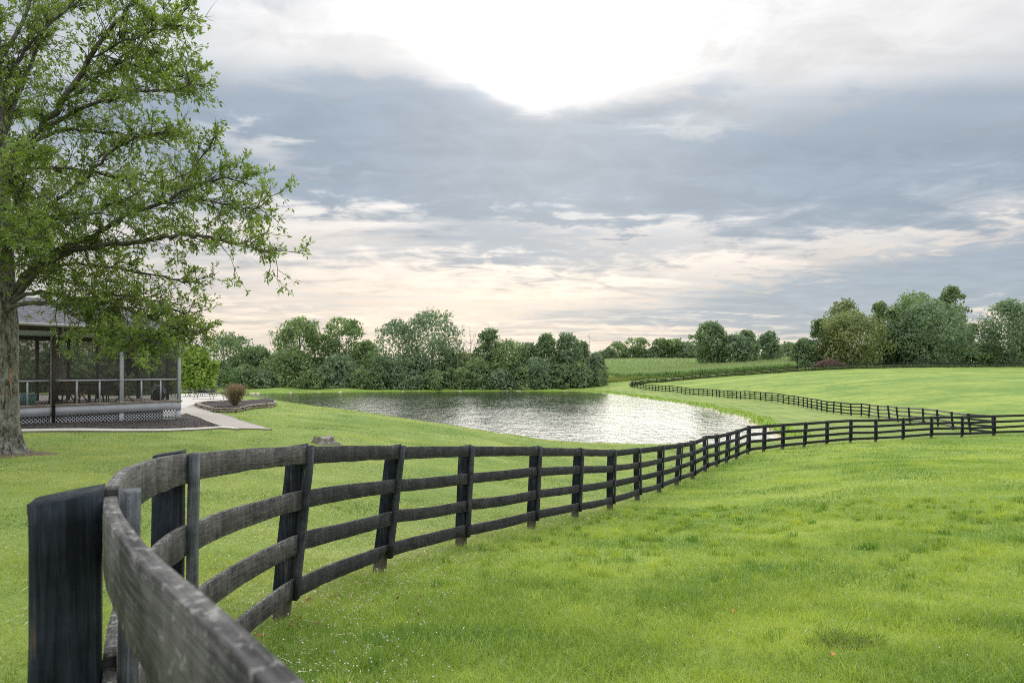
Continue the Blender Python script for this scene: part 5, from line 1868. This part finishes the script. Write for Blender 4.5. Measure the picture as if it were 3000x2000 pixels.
def wicker_chair(label, s, t, rot, mat=M_WICKER):
    root = thing('wicker_chair', label, 'chair', local(s, t), 'wicker chairs round the porch table')
    root.rotation_euler = (0, 0, rot)
    for x in (-0.24, 0.24):
        for y in (-0.24, 0.24):
            mb = MB()
            mb.tube([(x * 1.15, y * 1.15, 0), (x, y, 0.40)], [0.02, 0.028], 7)
            mb.done('leg', mat, root)
    mb = MB()
    mb.box((0, 0, 0.36), (0.56, 0.54, 0.14), None, 0.03)
    mb.done('seat', mat, root)
    mb = MB()
    mb.box((0, 0, 0.46), (0.48, 0.46, 0.07), None, 0.03)
    mb.done('cushion', M_CUSH, root)
    # wrap-round back and arms
    a = np.linspace(-0.15 * np.pi, 1.15 * np.pi, 15)
    V = []
    for k, ang in enumerate(a):
        h = 0.64 + 0.26 * max(0, math.sin(ang)) ** 1.5
        for r, z in ((0.30, 0.34), (0.34, h), (0.295, h), (0.26, 0.34)):
            V.append((math.cos(ang) * r, math.sin(ang) * r * 0.95, z))
    n = len(a)
    Q = [[4 * i + j, 4 * i + (j + 1) % 4, 4 * i + 4 + (j + 1) % 4, 4 * i + 4 + j] for i in range(n - 1) for j in range(4)]
    mb = MB()
    mb.raw(V, [np.array(Q), np.array([[3, 2, 1, 0], [4 * n - 4, 4 * n - 3, 4 * n - 2, 4 * n - 1]])])
    mb.done('backrest', mat, root)
    return root


def wicker_table(label, s, t):
    root = thing('wicker_table', label, 'table', local(s, t))
    mb = MB()
    mb.lathe((0, 0, 0.66), [(0.52, 0.0), (0.56, 0.01), (0.56, 0.045), (0.5, 0.05)], 24)
    mb.done('table_top', M_WICKER, root)
    mb = MB()
    mb.lathe((0, 0, 0.38), [(0.47, 0.28), (0.46, 0.0), (0.43, 0.0), (0.44, 0.28)], 24)
    mb.done('apron', M_WICKER, root)
    for k in range(4):
        a = k * math.pi / 2 + 0.6
        mb = MB()
        mb.tube([(math.cos(a) * 0.46, math.sin(a) * 0.46, 0), (math.cos(a) * 0.40, math.sin(a) * 0.40, 0.40)], [0.025, 0.032], 7)
        mb.done('leg', M_WICKER, root)


def wood_chair(label, s, t, rot):
    root = thing('wooden_chair', label, 'chair', local(s, t))
    root.rotation_euler = (0, 0, rot)
    for y in (-0.24, 0.24):
        mb = MB()
        mb.tube([(-0.32, y, 0), (0.10, y, 0.42), (0.22, y, 0.85)], [0.022, 0.024, 0.018], 6)
        mb.done('leg', M_LWOOD, root)
        mb = MB()
        mb.tube([(0.30, y, 0), (-0.05, y, 0.40), (-0.20, y, 0.56)], [0.022, 0.024, 0.018], 6)
        mb.done('leg', M_LWOOD, root)
        mb = MB()
        mb.tube([(-0.28, y * 1.1, 0.56), (0.05, y * 1.12, 0.60), (0.18, y * 1.05, 0.62)], [0.03, 0.03, 0.02], 6, squash=0.5)
        mb.done('arm', M_LWOOD, root)
    for k in range(6):
        mb = MB()
        mb.box((-0.20 + k * 0.075, 0, 0.42 - 0.02 * k), (0.06, 0.50, 0.02), None, 0.004)
        mb.done('slat', M_LWOOD, root)
    for k in range(4):
        mb = MB()
        mb.box((0.13 + k * 0.025, 0, 0.52 + k * 0.10), (0.02, 0.46, 0.07), None, 0.004)
        mb.done('slat', M_LWOOD, root)


RZ = math.atan2(PE[1], PE[0])
wicker_table('round wicker table in the middle of the porch', 2.75, 1.25)
wicker_chair('brown wicker armchair left of the round porch table', 3.72, 1.35, RZ + 1.2)
wicker_chair('brown wicker armchair behind the round porch table', 2.95, 2.25, RZ - 0.4)
wicker_chair('brown wicker armchair right of the round porch table, backing the screen', 2.3, 0.85, RZ + 3.6)
wood_chair('honey-coloured slatted wooden chair in front of the wicker chairs', 3.45, 0.62, RZ + 0.5)
wood_chair('wooden folding chair right of the porch post by the table', 1.75, 0.75, RZ + 2.7)


def umbrella():
    root = thing('patio_umbrella', 'closed cream patio umbrella standing in the porch behind the downspout', 'umbrella', local(3.25, 2.7))
    mb = MB()
    mb.tube([(0, 0, 0.03), (0, 0, 2.25)], 0.02, 8)
    mb.done('pole', M_GREY, root)
    mb = MB()
    n = 24
    a = np.linspace(0, 2 * np.pi, n, endpoint=False)
    V = []
    for z, r in ((0.52, 0.30), (0.75, 0.27), (1.1, 0.235), (1.5, 0.165), (1.62, 0.19), (1.70, 0.20), (1.9, 0.10), (2.16, 0.03)):
        k = r * (1 + 0.16 * np.cos(a * 8))
        V.append(np.stack([np.cos(a) * k, np.sin(a) * k, np.full(n, z)], -1))
    i = np.arange(7)[:, None] * n
    j = np.arange(n)[None]
    mb.raw(np.concatenate(V), [np.stack([i + j, i + (j + 1) % n, i + n + (j + 1) % n, i + n + j], -1).reshape(-1, 4), (np.arange(n) + 7 * n)[None]])
    mb.done('canopy', simple('cream_canvas', (0.55, 0.51, 0.47), (0.46, 0.42, 0.385), 5, 0.9), root)
    mb = MB()
    mb.lathe((0, 0, 0), [(0.26, 0.0), (0.26, 0.05), (0.08, 0.09), (0.04, 0.25)], 18)
    mb.done('base', M_GREY, root)


umbrella()


def basket():
    root = thing('basket', 'turquoise slatted plastic basket on the porch floor beside the oak trunk', 'basket', local(5.12, 0.40))
    m_ = simple('turquoise_plastic', (0.22, 0.50, 0.48), (0.17, 0.40, 0.40), 8, 0.5)
    n = 30
    for k in range(n):
        a = 2 * math.pi * k / n
        mb = MB()
        c, s = math.cos(a), math.sin(a)
        mb.tube([(c * 0.30, s * 0.20, 0.01), (c * 0.37, s * 0.25, 0.36)], 0.024, 5)
        mb.done('slat', m_, root)
    mb = MB()
    t = np.linspace(0, 2 * np.pi, 31)
    mb.tube(np.stack([np.cos(t) * 0.385, np.sin(t) * 0.262, np.full(31, 0.37)], -1), 0.022, 6)
    mb.done('rim', m_, root)
    mb = MB()
    mb.lathe((0, 0, 0.0), [(0.28, 0.0), (0.30, 0.01), (0.335, 0.30), (0.30, 0.30)], 24, (1, 0.68))
    mb.done('liner', simple('turquoise_liner', (0.13, 0.30, 0.29), (0.10, 0.24, 0.24), 8, 0.6), root)
    root.rotation_euler = (0, 0, RZ)


basket()


def kettle_pot():
    root = thing('black_pot', 'round black pot with a pale hooped handle near the porch corner', 'pot', local(0.60, 0.55))
    mb = MB()
    mb.lathe((0, 0, 0), [(0.13, 0.0), (0.21, 0.06), (0.255, 0.17), (0.25, 0.30), (0.20, 0.40), (0.17, 0.42), (0.15, 0.40), (0.18, 0.30)], 22)
    mb.done('body', simple('black_enamel', (0.012, 0.012, 0.014), (0.02, 0.02, 0.023), 5, 0.35), root, smooth=True)
    for k, off in enumerate((-0.05, 0.07)):
        mb = MB()
        t = np.linspace(0, np.pi, 15)
        mb.tube(np.stack([np.cos(t) * 0.27, np.full(15, off), 0.24 + np.sin(t) * (0.36 - 0.04 * k)], -1), 0.019, 6)
        mb.done('handle', simple('pale_hoop', (0.52, 0.50, 0.48), (0.42, 0.40, 0.38), 8, 0.6), root, smooth=True)
    root.rotation_euler = (0, 0, RZ)


kettle_pot()


def hanging_cloth():
    root = thing('hanging_cover', 'dark cloth cover hanging from the porch ceiling right of the post', 'cloth', local(0.85, 1.9, -0.03))
    rnd = np.random.default_rng(3)
    n, m_ = 16, 12
    V = []
    for i in range(m_):
        for j in range(n):
            x = -0.36 + 0.72 * j / (n - 1)
            z = 1.05 - 1.20 * i / (m_ - 1) * (1 - 0.12 * math.sin(j * 0.9))
            V.append((x, 0.05 * math.sin(j * 1.3 + i * 0.15) * (0.4 + i / m_) + 0.03 * math.sin(j * 0.5), z))
    V = np.array(V)
    Q = np.array([[i * n + j, i * n + j + 1, (i + 1) * n + j + 1, (i + 1) * n + j] for i in range(m_ - 1) for j in range(n - 1)])
    k = len(V)
    V2 = np.vstack([V, V + [0, 0.05, 0]])
    mb = MB()
    mb.raw(V2, [Q, Q[:, ::-1] + k])
    mb.done('cloth', simple('dark_cloth', (0.022, 0.024, 0.030), (0.04, 0.043, 0.05), 6, 0.9), root, smooth=True)
    mb = MB()
    mb.tube([(-0.40, 0.02, 1.04), (0.40, 0.02, 1.04)], 0.015, 6)
    mb.done('rod', M_GREY, root)
    root.rotation_euler = (0, 0, RZ)


hanging_cloth()


def storage_bench():
    root = thing('storage_chest', 'dark brown chest against the porch screen beside the turquoise basket', 'chest', local(6.0, 1.1))
    mb = MB()
    mb.box((0, 0, 0.30), (1.3, 0.6, 0.60), None, 0.01)
    mb.done('body', M_INNER, root)
    mb = MB()
    mb.box((0, 0, 0.63), (1.36, 0.66, 0.05), None, 0.01)
    mb.done('lid', M_WICKER, root)
    root.rotation_euler = (0, 0, RZ)


storage_bench()

# ------------------------------------------------------------------ grass, crops, flowers
def wavy(x, y, s, seed):
    r = np.random.default_rng(seed)
    o = np.zeros(len(x))
    for k in range(6):
        a = r.uniform(0, 6.28)
        f = s * r.uniform(0.5, 1.9)
        o += np.sin((x * math.cos(a) + y * math.sin(a)) * f + r.uniform(0, 6.28) + 0.8 * np.sin((x * math.sin(a) - y * math.cos(a)) * f * 0.7))
    return o / 6


def blades(name, x, y, z, h, w, rnd, mat, lean=0.5, segs=2, var=None, label=None, flop=None):
    n = len(x)
    a = rnd.uniform(0, 2 * np.pi, n)
    ld = np.stack([np.cos(a), np.sin(a), np.zeros(n)], -1) * (np.abs(rnd.normal(0, lean, n)) * h)[:, None]
    b = rnd.uniform(0, 2 * np.pi, n)
    sd = np.stack([np.cos(b), np.sin(b), np.zeros(n)], -1) * (w / 2)[:, None]
    p = np.stack([x, y, z - 0.005], -1)
    up = np.stack([np.zeros(n), np.zeros(n), h], -1)
    if segs == 2:
        m_ = p + up * 0.6 + ld * 0.35
        V = np.stack([p - sd, p + sd, m_ + sd * 0.8, m_ - sd * 0.8, p + up + ld], 1).reshape(-1, 3)
        i = np.arange(n)[:, None] * 5
        F = [i + np.array([[0, 1, 2, 3]]), i + np.array([[3, 2, 4]])]
        vv = np.concatenate([var, var])
    else:
        V = np.stack([p - sd, p + sd, p + up + ld], 1).reshape(-1, 3)
        F = [np.arange(n * 3).reshape(n, 3)]
        vv = var
    ob = build(name, V, F, mat, var=vv)
    return tag(ob, label, 'grass', kind='stuff')


M_PAST = leafy('pasture_grass', (0.075, 0.172, 0.028), (0.410, 0.475, 0.095), 0.48, 0.55, rough=0.5, tcol=(1.15, 1.2, 0.5), spec=0.35, var_amt=0.75)
M_LAWN = leafy('lawn_grass', (0.085, 0.165, 0.030), (0.410, 0.445, 0.115), 0.46, 0.55, rough=0.5, tcol=(1.15, 1.2, 0.5), spec=0.35, var_amt=0.75)
M_STRAW = leafy('dry_clippings', (0.24, 0.21, 0.11), (0.45, 0.41, 0.27), 0.2, 2.0, tcol=(1, 1, 0.8))

# keep grass off paths, beds and the porch
HARD = [np.array([W(9.5, -0.1, 0)[:2], W(-0.35, -0.1, 0)[:2], W(-0.35, 5, 0)[:2], W(9.5, 5, 0)[:2]]),
        np.array([*wl, *wr[::-1]]),
        np.array([f0 + [-2.5, -1.5], e0 + [-0.5, -0.6], e1, e2, hit(700, 1261)[:2], wl[0], wl[2], W(0, 0, 0)[:2], W(9, 0, 0)[:2]]),
        np.array([W(-0.3, 3.0, 0)[:2], hit(566, 1188)[:2], hit(655, 1183)[:2], hit(688, 1172)[:2], hit(690, 1163)[:2], [-24, 53.0], [-30, 52.0], [-36, 44.0]])]


def ring(r0, r1, dens, rnd, half=43.0):
    th = math.radians(half)
    ra, rb = r0 * 0.75, r1 * 1.25
    n = int(th * (rb * rb - ra * ra) * dens)
    r = np.sqrt(rnd.uniform(ra * ra, rb * rb, n))
    # neighbouring rings fade into each other
    r = r[rnd.uniform(size=n) < np.clip((r / r0 - 0.75) / 0.5, 0, 1) * np.clip((1.25 - r / r1) / 0.5, 0, 1)]
    n = len(r)
    a = rnd.uniform(-th, th, n)
    x, y = r * np.sin(a), r * np.cos(a)
    ok = shore_sd(x, y) > 0.4
    for h in HARD:
        ok &= ~poly_in(x, y, h)
    ok &= np.hypot(x - PL_C[0], y - PL_C[1]) > 0.1
    return x[ok], y[ok]


def make_grass():
    rnd = np.random.default_rng(77)
    for r0, r1, dens, segs, wk, hk in ((1.0, 7.0, 4200, 2, 1.0, 1.0), (7.0, 14.0, 1500, 1, 1.7, 1.0), (14.0, 30.0, 330, 1, 3.4, 1.1), (30.0, 58.0, 62, 1, 8.0, 1.15)):
        x, y = ring(r0, r1, dens, rnd)
        z = gfast(x, y)
        lawn = poly_in(x, y, LAWN_POLY)
        fd = line_dist(x, y, FENCE_XY)
        pat = wavy(x, y, 1.6, 5) * 0.6 + wavy(x, y, 4.5, 6) * 0.4
        for nm, msk, mat, h0, lab in (('pasture_grass', ~lawn, M_PAST, 0.062, 'bright green pasture grass right of the long fence'), ('lawn_grass', lawn, M_LAWN, 0.034, 'short mown lawn grass left of the long fence')):
            if not msk.any():
                continue
            n = msk.sum()
            h = h0 * rnd.uniform(0.55, 1.35, n) * np.clip(1 + 1.0 * pat[msk], 0.35, 2) * hk
            if nm == 'pasture_grass':
                tall = rnd.uniform(size=n) < 0.03
                h[tall] *= 1.7
            h += 0.03 * np.exp(-(fd[msk] / 0.18) ** 2) * hk
            w = rnd.uniform(0.0028, 0.0058, n) * wk
            var = np.clip(0.5 + 0.75 * wavy(x[msk], y[msk] * 1.8, 0.8, 9) + 0.45 * wavy(x[msk], y[msk] * 1.6, 3.2, 12) - 0.25 * pat[msk] + rnd.normal(0, 0.22, n), 0, 1)
            blades(nm, x[msk], y[msk], z[msk], h, w, rnd, mat, 1.15, segs, var, lab + (' nearest the camera' if r1 < 8 else ' a few metres off' if r1 < 15 else ' in the middle distance' if r1 < 31 else ' sloping to the pond'))
    # coarser tufts standing out of the sward
    nt_ = 900
    r, a = np.sqrt(rnd.uniform(2.5 ** 2, 17 ** 2, nt_)), rnd.uniform(-0.72, 0.72, nt_)
    tx, ty = r * np.sin(a), r * np.cos(a)
    k = ~poly_in(tx, ty, LAWN_POLY) & (line_dist(tx, ty, FENCE_XY) > 0.3)
    tx, ty = tx[k], ty[k]
    m_ = 34
    cx, cy = np.repeat(tx, m_), np.repeat(ty, m_)
    x, y = cx + rnd.normal(0, 0.045, len(cx)), cy + rnd.normal(0, 0.045, len(cx))
    dk = np.repeat(np.clip(rnd.normal(0.5, 0.38, len(tx)), 0, 1), m_)
    rr = np.hypot(x, y)
    blades('grass_tufts', x, y, gfast(x, y), rnd.uniform(0.06, 0.13, len(x)), rnd.uniform(0.004, 0.0075, len(x)) * np.clip(rr / 6, 1, 2.5), rnd, M_PAST, 0.7, 2, np.clip(dk + rnd.normal(0, 0.15, len(x)), 0, 1), 'coarse grass tufts standing out of the pasture near the camera')
    # dry clippings along the fence, on the lawn side
    x, y = ring(2.0, 16.0, 420, rnd)
    fd = line_dist(x, y, FENCE_XY)
    lawn = poly_in(x, y, LAWN_POLY)
    k = (rnd.uniform(size=len(x)) < np.where(lawn, 0.30 * np.exp(-fd / 1.6) + 0.05, 0.55 * np.exp(-fd / 0.35) + 0.012))
    x, y = x[k], y[k]
    n = len(x)
    z = gfast(x, y) + rnd.uniform(0.015, 0.05, n)
    a = rnd.uniform(0, 6.28, n)
    ax = np.stack([np.cos(a), np.sin(a), rnd.normal(0, 0.25, n)], -1)
    V, F = leaves(np.stack([x, y, z], -1), ax, np.tile([0, 0, 1.0], (n, 1)), rnd.uniform(0.03, 0.09, n), rnd.uniform(0.003, 0.007, n) * (1 + np.hypot(x, y) / 8), rnd)
    tag(build('grass_clippings', V, F, M_STRAW, var=rnd.uniform(0, 1, n)), 'pale dry grass clippings scattered along the fence line', 'grass clippings', kind='stuff')


make_grass()


def make_clover():
    rnd = np.random.default_rng(31)
    # white clover heads, thickest in the corner by the near fence
    n = 1500
    r = np.r_[rnd.uniform(3.6, 7.5, n), rnd.uniform(4, 16, 700)]
    u = np.r_[rnd.normal(1000, 220, n), rnd.uniform(900, 3000, 700)]
    x, y = (u - 1500) / 2000 * r, r
    ok = ~poly_in(x, y, LAWN_POLY) & (rnd.uniform(size=len(x)) < np.r_[np.full(n, 0.36), np.full(700, 0.40)]) & (wavy(x, y, 2.2, 3) > -0.25)
    x, y = x[ok], y[ok]
    z = gfast(x, y) + rnd.uniform(0.05, 0.085, len(x))
    k = np.array([[1, 0, 0], [-1, 0, 0], [0, 1, 0], [0, -1, 0], [0, 0, 1], [0, 0, -1]], float)
    f = np.array([[0, 2, 4], [2, 1, 4], [1, 3, 4], [3, 0, 4], [2, 0, 5], [1, 2, 5], [3, 1, 5], [0, 3, 5]])
    s = rnd.uniform(0.004, 0.008, len(x))[:, None, None]
    V = np.stack([x, y, z], -1)[:, None] + k[None] * s
    F = (np.arange(len(x))[:, None, None] * 6 + f[None]).reshape(-1, 3)
    tag(build('clover_flowers', V.reshape(-1, 3), F, leafy('clover_white', (0.48, 0.42, 0.38), (0.72, 0.70, 0.66), 0.25, 5, tcol=(1, 1, 1)), var=rnd.uniform(0, 1, len(F))),
        'tiny white clover heads dotted through the grass by the near fence', 'flowers', kind='stuff')


make_clover()


def fallen_leaves():
    rnd = np.random.default_rng(51)
    mats = [simple('dry_leaf_rust', (0.22, 0.09, 0.04), (0.15, 0.065, 0.03), 30, 0.8), simple('dry_leaf_orange', (0.42, 0.20, 0.06), (0.32, 0.15, 0.05), 30, 0.8)]
    spots = [(640, 1925), (855, 1848), (880, 1826), (930, 1845), (1165, 1772), (1232, 1768), (1227, 1820), (905, 1770), (1100, 1655), (2152, 1812), (2435, 1942), (1060, 1720), (985, 1760), (760, 1880)]
    for i, (u, v) in enumerate(spots):
        p = hit(u, v)
        t = np.linspace(0, 1, 6)
        wd = 0.013 * np.sin(np.pi * (0.08 + 0.88 * t)) + 0.002 + 0.004 * np.sin(t * 14)
        cz = 0.012 * (t - 0.5) ** 2 * 4
        V = np.concatenate([np.stack([t * 0.05 - 0.025, -wd, cz + 0.006], -1), np.stack([t * 0.05 - 0.025, 0 * wd, cz], -1), np.stack([t * 0.05 - 0.025, wd, cz + 0.006], -1)])
        F = np.array([[a * 6 + k, a * 6 + k + 1, (a + 1) * 6 + k + 1, (a + 1) * 6 + k] for a in range(2) for k in range(5)])
        o = build('fallen_leaf', V, F, mats[1 if i in (9, 10) else 0], loc=(p[0], p[1], gz(p[0], p[1]) + (0.055 if i in (4, 5, 6, 9, 10) else 0.04)))
        o.rotation_euler = (rnd.normal(0, 0.3), rnd.normal(0, 0.3), rnd.uniform(0, 6.28))
        if i == 9:
            tag(o, 'single orange leaf lying in the open pasture grass', 'leaf', 'fallen leaves')
        elif i == 10:
            tag(o, 'orange leaf near the dark grass tuft in the foreground', 'leaf', 'fallen leaves')
        else:
            tag(o, ('dry brown leaf at the lower left beside the nearest rail', 'dry brown leaf just right of the foot of the second visible post', 'dry brown leaf touching the grass at the second post foot', 'dry brown leaf a hand right of the second post foot',
                    'left of two dry leaves in the clover below the third post', 'right of two dry leaves in the clover below the third post', 'dry leaf in the clover furthest from the fence', 'dry brown leaf under the bottom rail near the second post',
                    'dry brown leaf left of the foot of the third post', '', '', 'dry brown leaf below the bottom rail left of the third post', 'dry brown leaf midway between the second and third posts', 'dry brown leaf left of the second post foot')[i], 'leaf', 'fallen leaves')


fallen_leaves()


def burrow():
    rnd = np.random.default_rng(61)
    p = hit(2490, 1888)
    root = thing('burrow', 'dark grassy burrow hole in the foreground pasture at lower right', 'burrow', p)
    n = 20
    a = np.linspace(0, 2 * np.pi, n, endpoint=False)
    V = []
    for r, z in ((0.13, 0.012), (0.085, 0.022), (0.06, 0.004), (0.03, -0.02)):
        k = r * (1 + 0.15 * np.sin(a * 3) + rnd.normal(0, 0.04, n))
        V.append(np.stack([np.cos(a) * k * 1.3, np.sin(a) * k * 0.8, np.full(n, z) + rnd.normal(0, 0.004, n)], -1))
    i = np.arange(3)[:, None] * n
    j = np.arange(n)[None]
    build('soil', np.concatenate(V), [np.stack([i + j, i + (j + 1) % n, i + n + (j + 1) % n, i + n + j], -1).reshape(-1, 4), (np.arange(n) + 3 * n)[None]],
          simple('dark_soil', (0.035, 0.026, 0.018), (0.08, 0.055, 0.036), 20, 0.95, 0.01, 0.8), root)
    m_ = 330
    ang = rnd.uniform(0, 2 * np.pi, m_)
    rr = rnd.uniform(0.05, 0.19, m_)
    pos = np.stack([np.cos(ang) * rr * 1.3, np.sin(ang) * rr * 0.8 + 0.02, np.full(m_, 0.01)], -1)
    ax = np.stack([rnd.normal(0, 0.7, m_), rnd.normal(0, 0.5, m_), rnd.uniform(0.35, 1, m_)], -1)
    V, F = leaves(pos, ax, rnd.normal(0, 1, (m_, 3)), rnd.uniform(0.06, 0.14, m_), rnd.uniform(0.004, 0.008, m_), rnd)
    build('grass_fringe', V, F, leafy('tuft_grass', (0.07, 0.13, 0.03), (0.18, 0.26, 0.06), 0.4, 2), root, var=rnd.uniform(0, 1, m_))['kind'] = 'stuff'


burrow()


def long_grass():
    rnd = np.random.default_rng(91)
    # lush verge round the right and far shores
    n = 120000
    x, y = rnd.uniform(-66, 34, n), rnd.uniform(54, 182, n)
    sd = shore_sd(x, y)
    right = x > 15 + (y - 54) * 0.04
    far = y > 150
    k = (sd > 0.15) & (((sd < 2.6) & right) | ((sd < 1.5) & far & ~right)) & (rnd.uniform(size=n) < np.where(right, 1.0, 0.8))
    x, y, sd = x[k], y[k], sd[k]
    m_ = len(x)
    h = np.where(x > 15, rnd.uniform(0.18, 0.42, m_), rnd.uniform(0.12, 0.28, m_)) * (1.1 - 0.25 * sd)
    blades('verge_grass', x, y, gfast(x, y), np.maximum(h, 0.08), rnd.uniform(0.05, 0.12, m_), rnd, leafy('verge_grass', (0.12, 0.19, 0.03), (0.28, 0.35, 0.06), 0.45, 0.4, tcol=(1.1, 1.2, 0.4)), 0.5, 1, rnd.uniform(0, 1, m_),
           'lush yellow-green grass fringing the right bank of the pond')
    # rank meadow between the pond and the corn
    n = 16000
    u, d = rnd.uniform(1480, 1905, n), rnd.uniform(186.5, 212, n)
    x = (u - 1500) / 2000 * d
    k = (d > 188 + np.clip((u - 1720) / 10, 0, 25)) & (d < 214) & (line_dist(x, d, np.array([P(*p)[:2] for p in FAR_POSTS])) > 1.5) & ~((u > 1860) & (d < 190))
    x, d = x[k], d[k]
    m_ = len(x)
    blades('meadow_grass', x, d, gfast(x, d), rnd.uniform(0.5, 1.2, m_), rnd.uniform(0.18, 0.4, m_), rnd, leafy('meadow_grass', (0.10, 0.15, 0.04), (0.25, 0.28, 0.10), 0.4, 0.15), 0.35, 1, rnd.uniform(0, 1, m_),
           'tall rank meadow grass between the wood and the corn field')
    # weeds along the far side of the distant fence
    n = 5000
    L = np.array([P(*p)[:2] for p in FAR_POSTS])
    q = rnd.uniform(1, len(L) - 1.01, n)
    i = q.astype(int)
    f = (q - i)[:, None]
    p = L[i] * (1 - f) + L[i + 1] * f + np.stack([np.zeros(n), rnd.uniform(0.5, 4.5, n)], -1)
    blades('fence_weeds', p[:, 0], p[:, 1], gfast(p[:, 0], p[:, 1]), rnd.uniform(0.3, 1.1, n), rnd.uniform(0.2, 0.5, n), rnd, leafy('weeds', (0.06, 0.10, 0.035), (0.17, 0.22, 0.075), 0.35, 0.2), 0.4, 1, rnd.uniform(0, 1, n),
           'rough weeds growing behind the distant pasture fence')


long_grass()


def make_corn():
    rnd = np.random.default_rng(101)
    X, Y = [], []
    for (d0, d1, dens) in ((203, 232, 2.4), (232, 275, 0.7), (275, 385, 0.26)):
        n = int((d1 - d0) * 150 * dens)
        y = rnd.uniform(d0, d1, n)
        x = rnd.uniform(22, 130, n)
        u = 1500 + x / y * 2000
        ok = (u > 1772) & (u < 2330) & (y > np.interp(u, [1772, 1830, 1900, 2000, 2330], [222, 216, 207, 204, 204]))
        # gap round the clump of trees and a track that splits the near block from the field
        ok &= ~((u > 2030) & (u < 2270) & (y > 252) & (y < 282))
        ok &= ~((np.abs(y - np.interp(u, [1772, 1900, 2100, 2330], [231, 236, 246, 256])) < 2.5))
        X.append(x[ok])
        Y.append(y[ok])
    X, Y = np.concatenate(X), np.concatenate(Y)
    # rows
    X = np.round(X / 0.9) * 0.9 + rnd.normal(0, 0.08, len(X))
    n = len(X)
    Z = gfast(X, Y)
    Hh = rnd.uniform(1.8, 2.3, n)
    base = np.stack([X, Y, Z], -1)
    Vs, Fs, var, off = [], [], [], 0
    tri = np.array([[0, 1, 2]])
    for k in range(6):
        a = rnd.uniform(0, 2 * np.pi, n)
        dr = np.stack([np.cos(a), np.sin(a), np.zeros(n)], -1)
        h0 = Hh * (0.25 + 0.11 * k)
        p0 = base + np.stack([0 * X, 0 * X, h0], -1)
        big = 1 + np.clip((Y - 235) / 70, 0, 1.4)
        ln = (rnd.uniform(0.55, 0.9, n) * big)[:, None]
        m_ = p0 + dr * ln * 0.5 + np.array([0, 0, 0.38])
        t = p0 + dr * ln + np.array([0, 0, 0.05])
        sd = np.cross(dr, [0, 0, 1.0]) * (0.075 * big)[:, None]
        V = np.stack([p0 - sd * 0.6, p0 + sd * 0.6, m_ + sd, m_ - sd, t], 1).reshape(-1, 3)
        i = np.arange(n)[:, None] * 5 + off
        Vs.append(V)
        Fs.append((i + np.array([[0, 1, 2, 3]]), i + np.array([[3, 2, 4]])))
        var.append(np.clip(rnd.normal(0.25 + 0.10 * k, 0.18, n), 0, 1))
        off += 5 * n
    V = np.concatenate(Vs)
    F = [np.concatenate([f[0] for f in Fs]), np.concatenate([f[1] for f in Fs])]
    vv = np.concatenate(var)
    tag(build('corn_plants', V, F, leafy('corn_leaf', (0.080, 0.155, 0.042), (0.220, 0.330, 0.105), 0.42, 0.2, var_amt=0.8), var=np.concatenate([vv, vv])), 'tall green corn standing beyond the distant fence', 'corn', kind='stuff')
    # stalks and tassels
    sd = np.tile([0.06, 0, 0], (n, 1)) * (1 + np.clip((Y - 235) / 70, 0, 1.4))[:, None]
    b = base + np.stack([0 * X, 0 * X, Hh * 0.88], -1)
    t = base + np.stack([rnd.normal(0, 0.08, n), 0 * X, Hh + 0.32], -1)
    V = np.stack([b, t - sd, t + sd + [0, 0.05, 0.06]], 1)[::2].reshape(-1, 3)
    n = len(V) // 3
    tag(build('corn_tassels', V, np.arange(3 * n).reshape(n, 3), leafy('corn_tassel', (0.18, 0.22, 0.09), (0.28, 0.31, 0.14), 0.3, 0.3, tcol=(1, 1, 0.8)), var=rnd.uniform(0, 1, n)), 'pale tassels topping the corn', 'corn', kind='stuff')


make_corn()


def make_bird(label, u, v, d, rz):
    x = (u - 1500) / 2000 * d
    z0 = gz(x, d)
    root = thing('bird', label, 'bird', (x, d, z0), 'birds on the pasture')
    mb = MB()
    mb.tube([(-0.24, 0, 0.20), (-0.12, 0, 0.22), (-0.02, 0, 0.22), (0.08, 0, 0.25), (0.13, 0, 0.32), (0.17, 0, 0.35), (0.21, 0, 0.345), (0.26, 0, 0.335)], [0.02, 0.035, 0.07, 0.068, 0.04, 0.042, 0.028, 0.005], 8)
    for s in (-1, 1):
        mb.tube([(0.0, s * 0.025, 0.18), (0.01, s * 0.03, -0.02)], 0.008, 5)
    mb.done('body', simple('black_feathers', (0.012, 0.012, 0.015), (0.025, 0.025, 0.03), 10, 0.5), root, smooth=True)
    root.rotation_euler = (0, 0, rz)


make_bird('small dark bird on the pasture just behind the lane fence, the left of two', 2137, 1141, 130, 2.8)
make_bird('small dark bird on the pasture just behind the lane fence, the right of two', 2151, 1141, 130, 3.4)
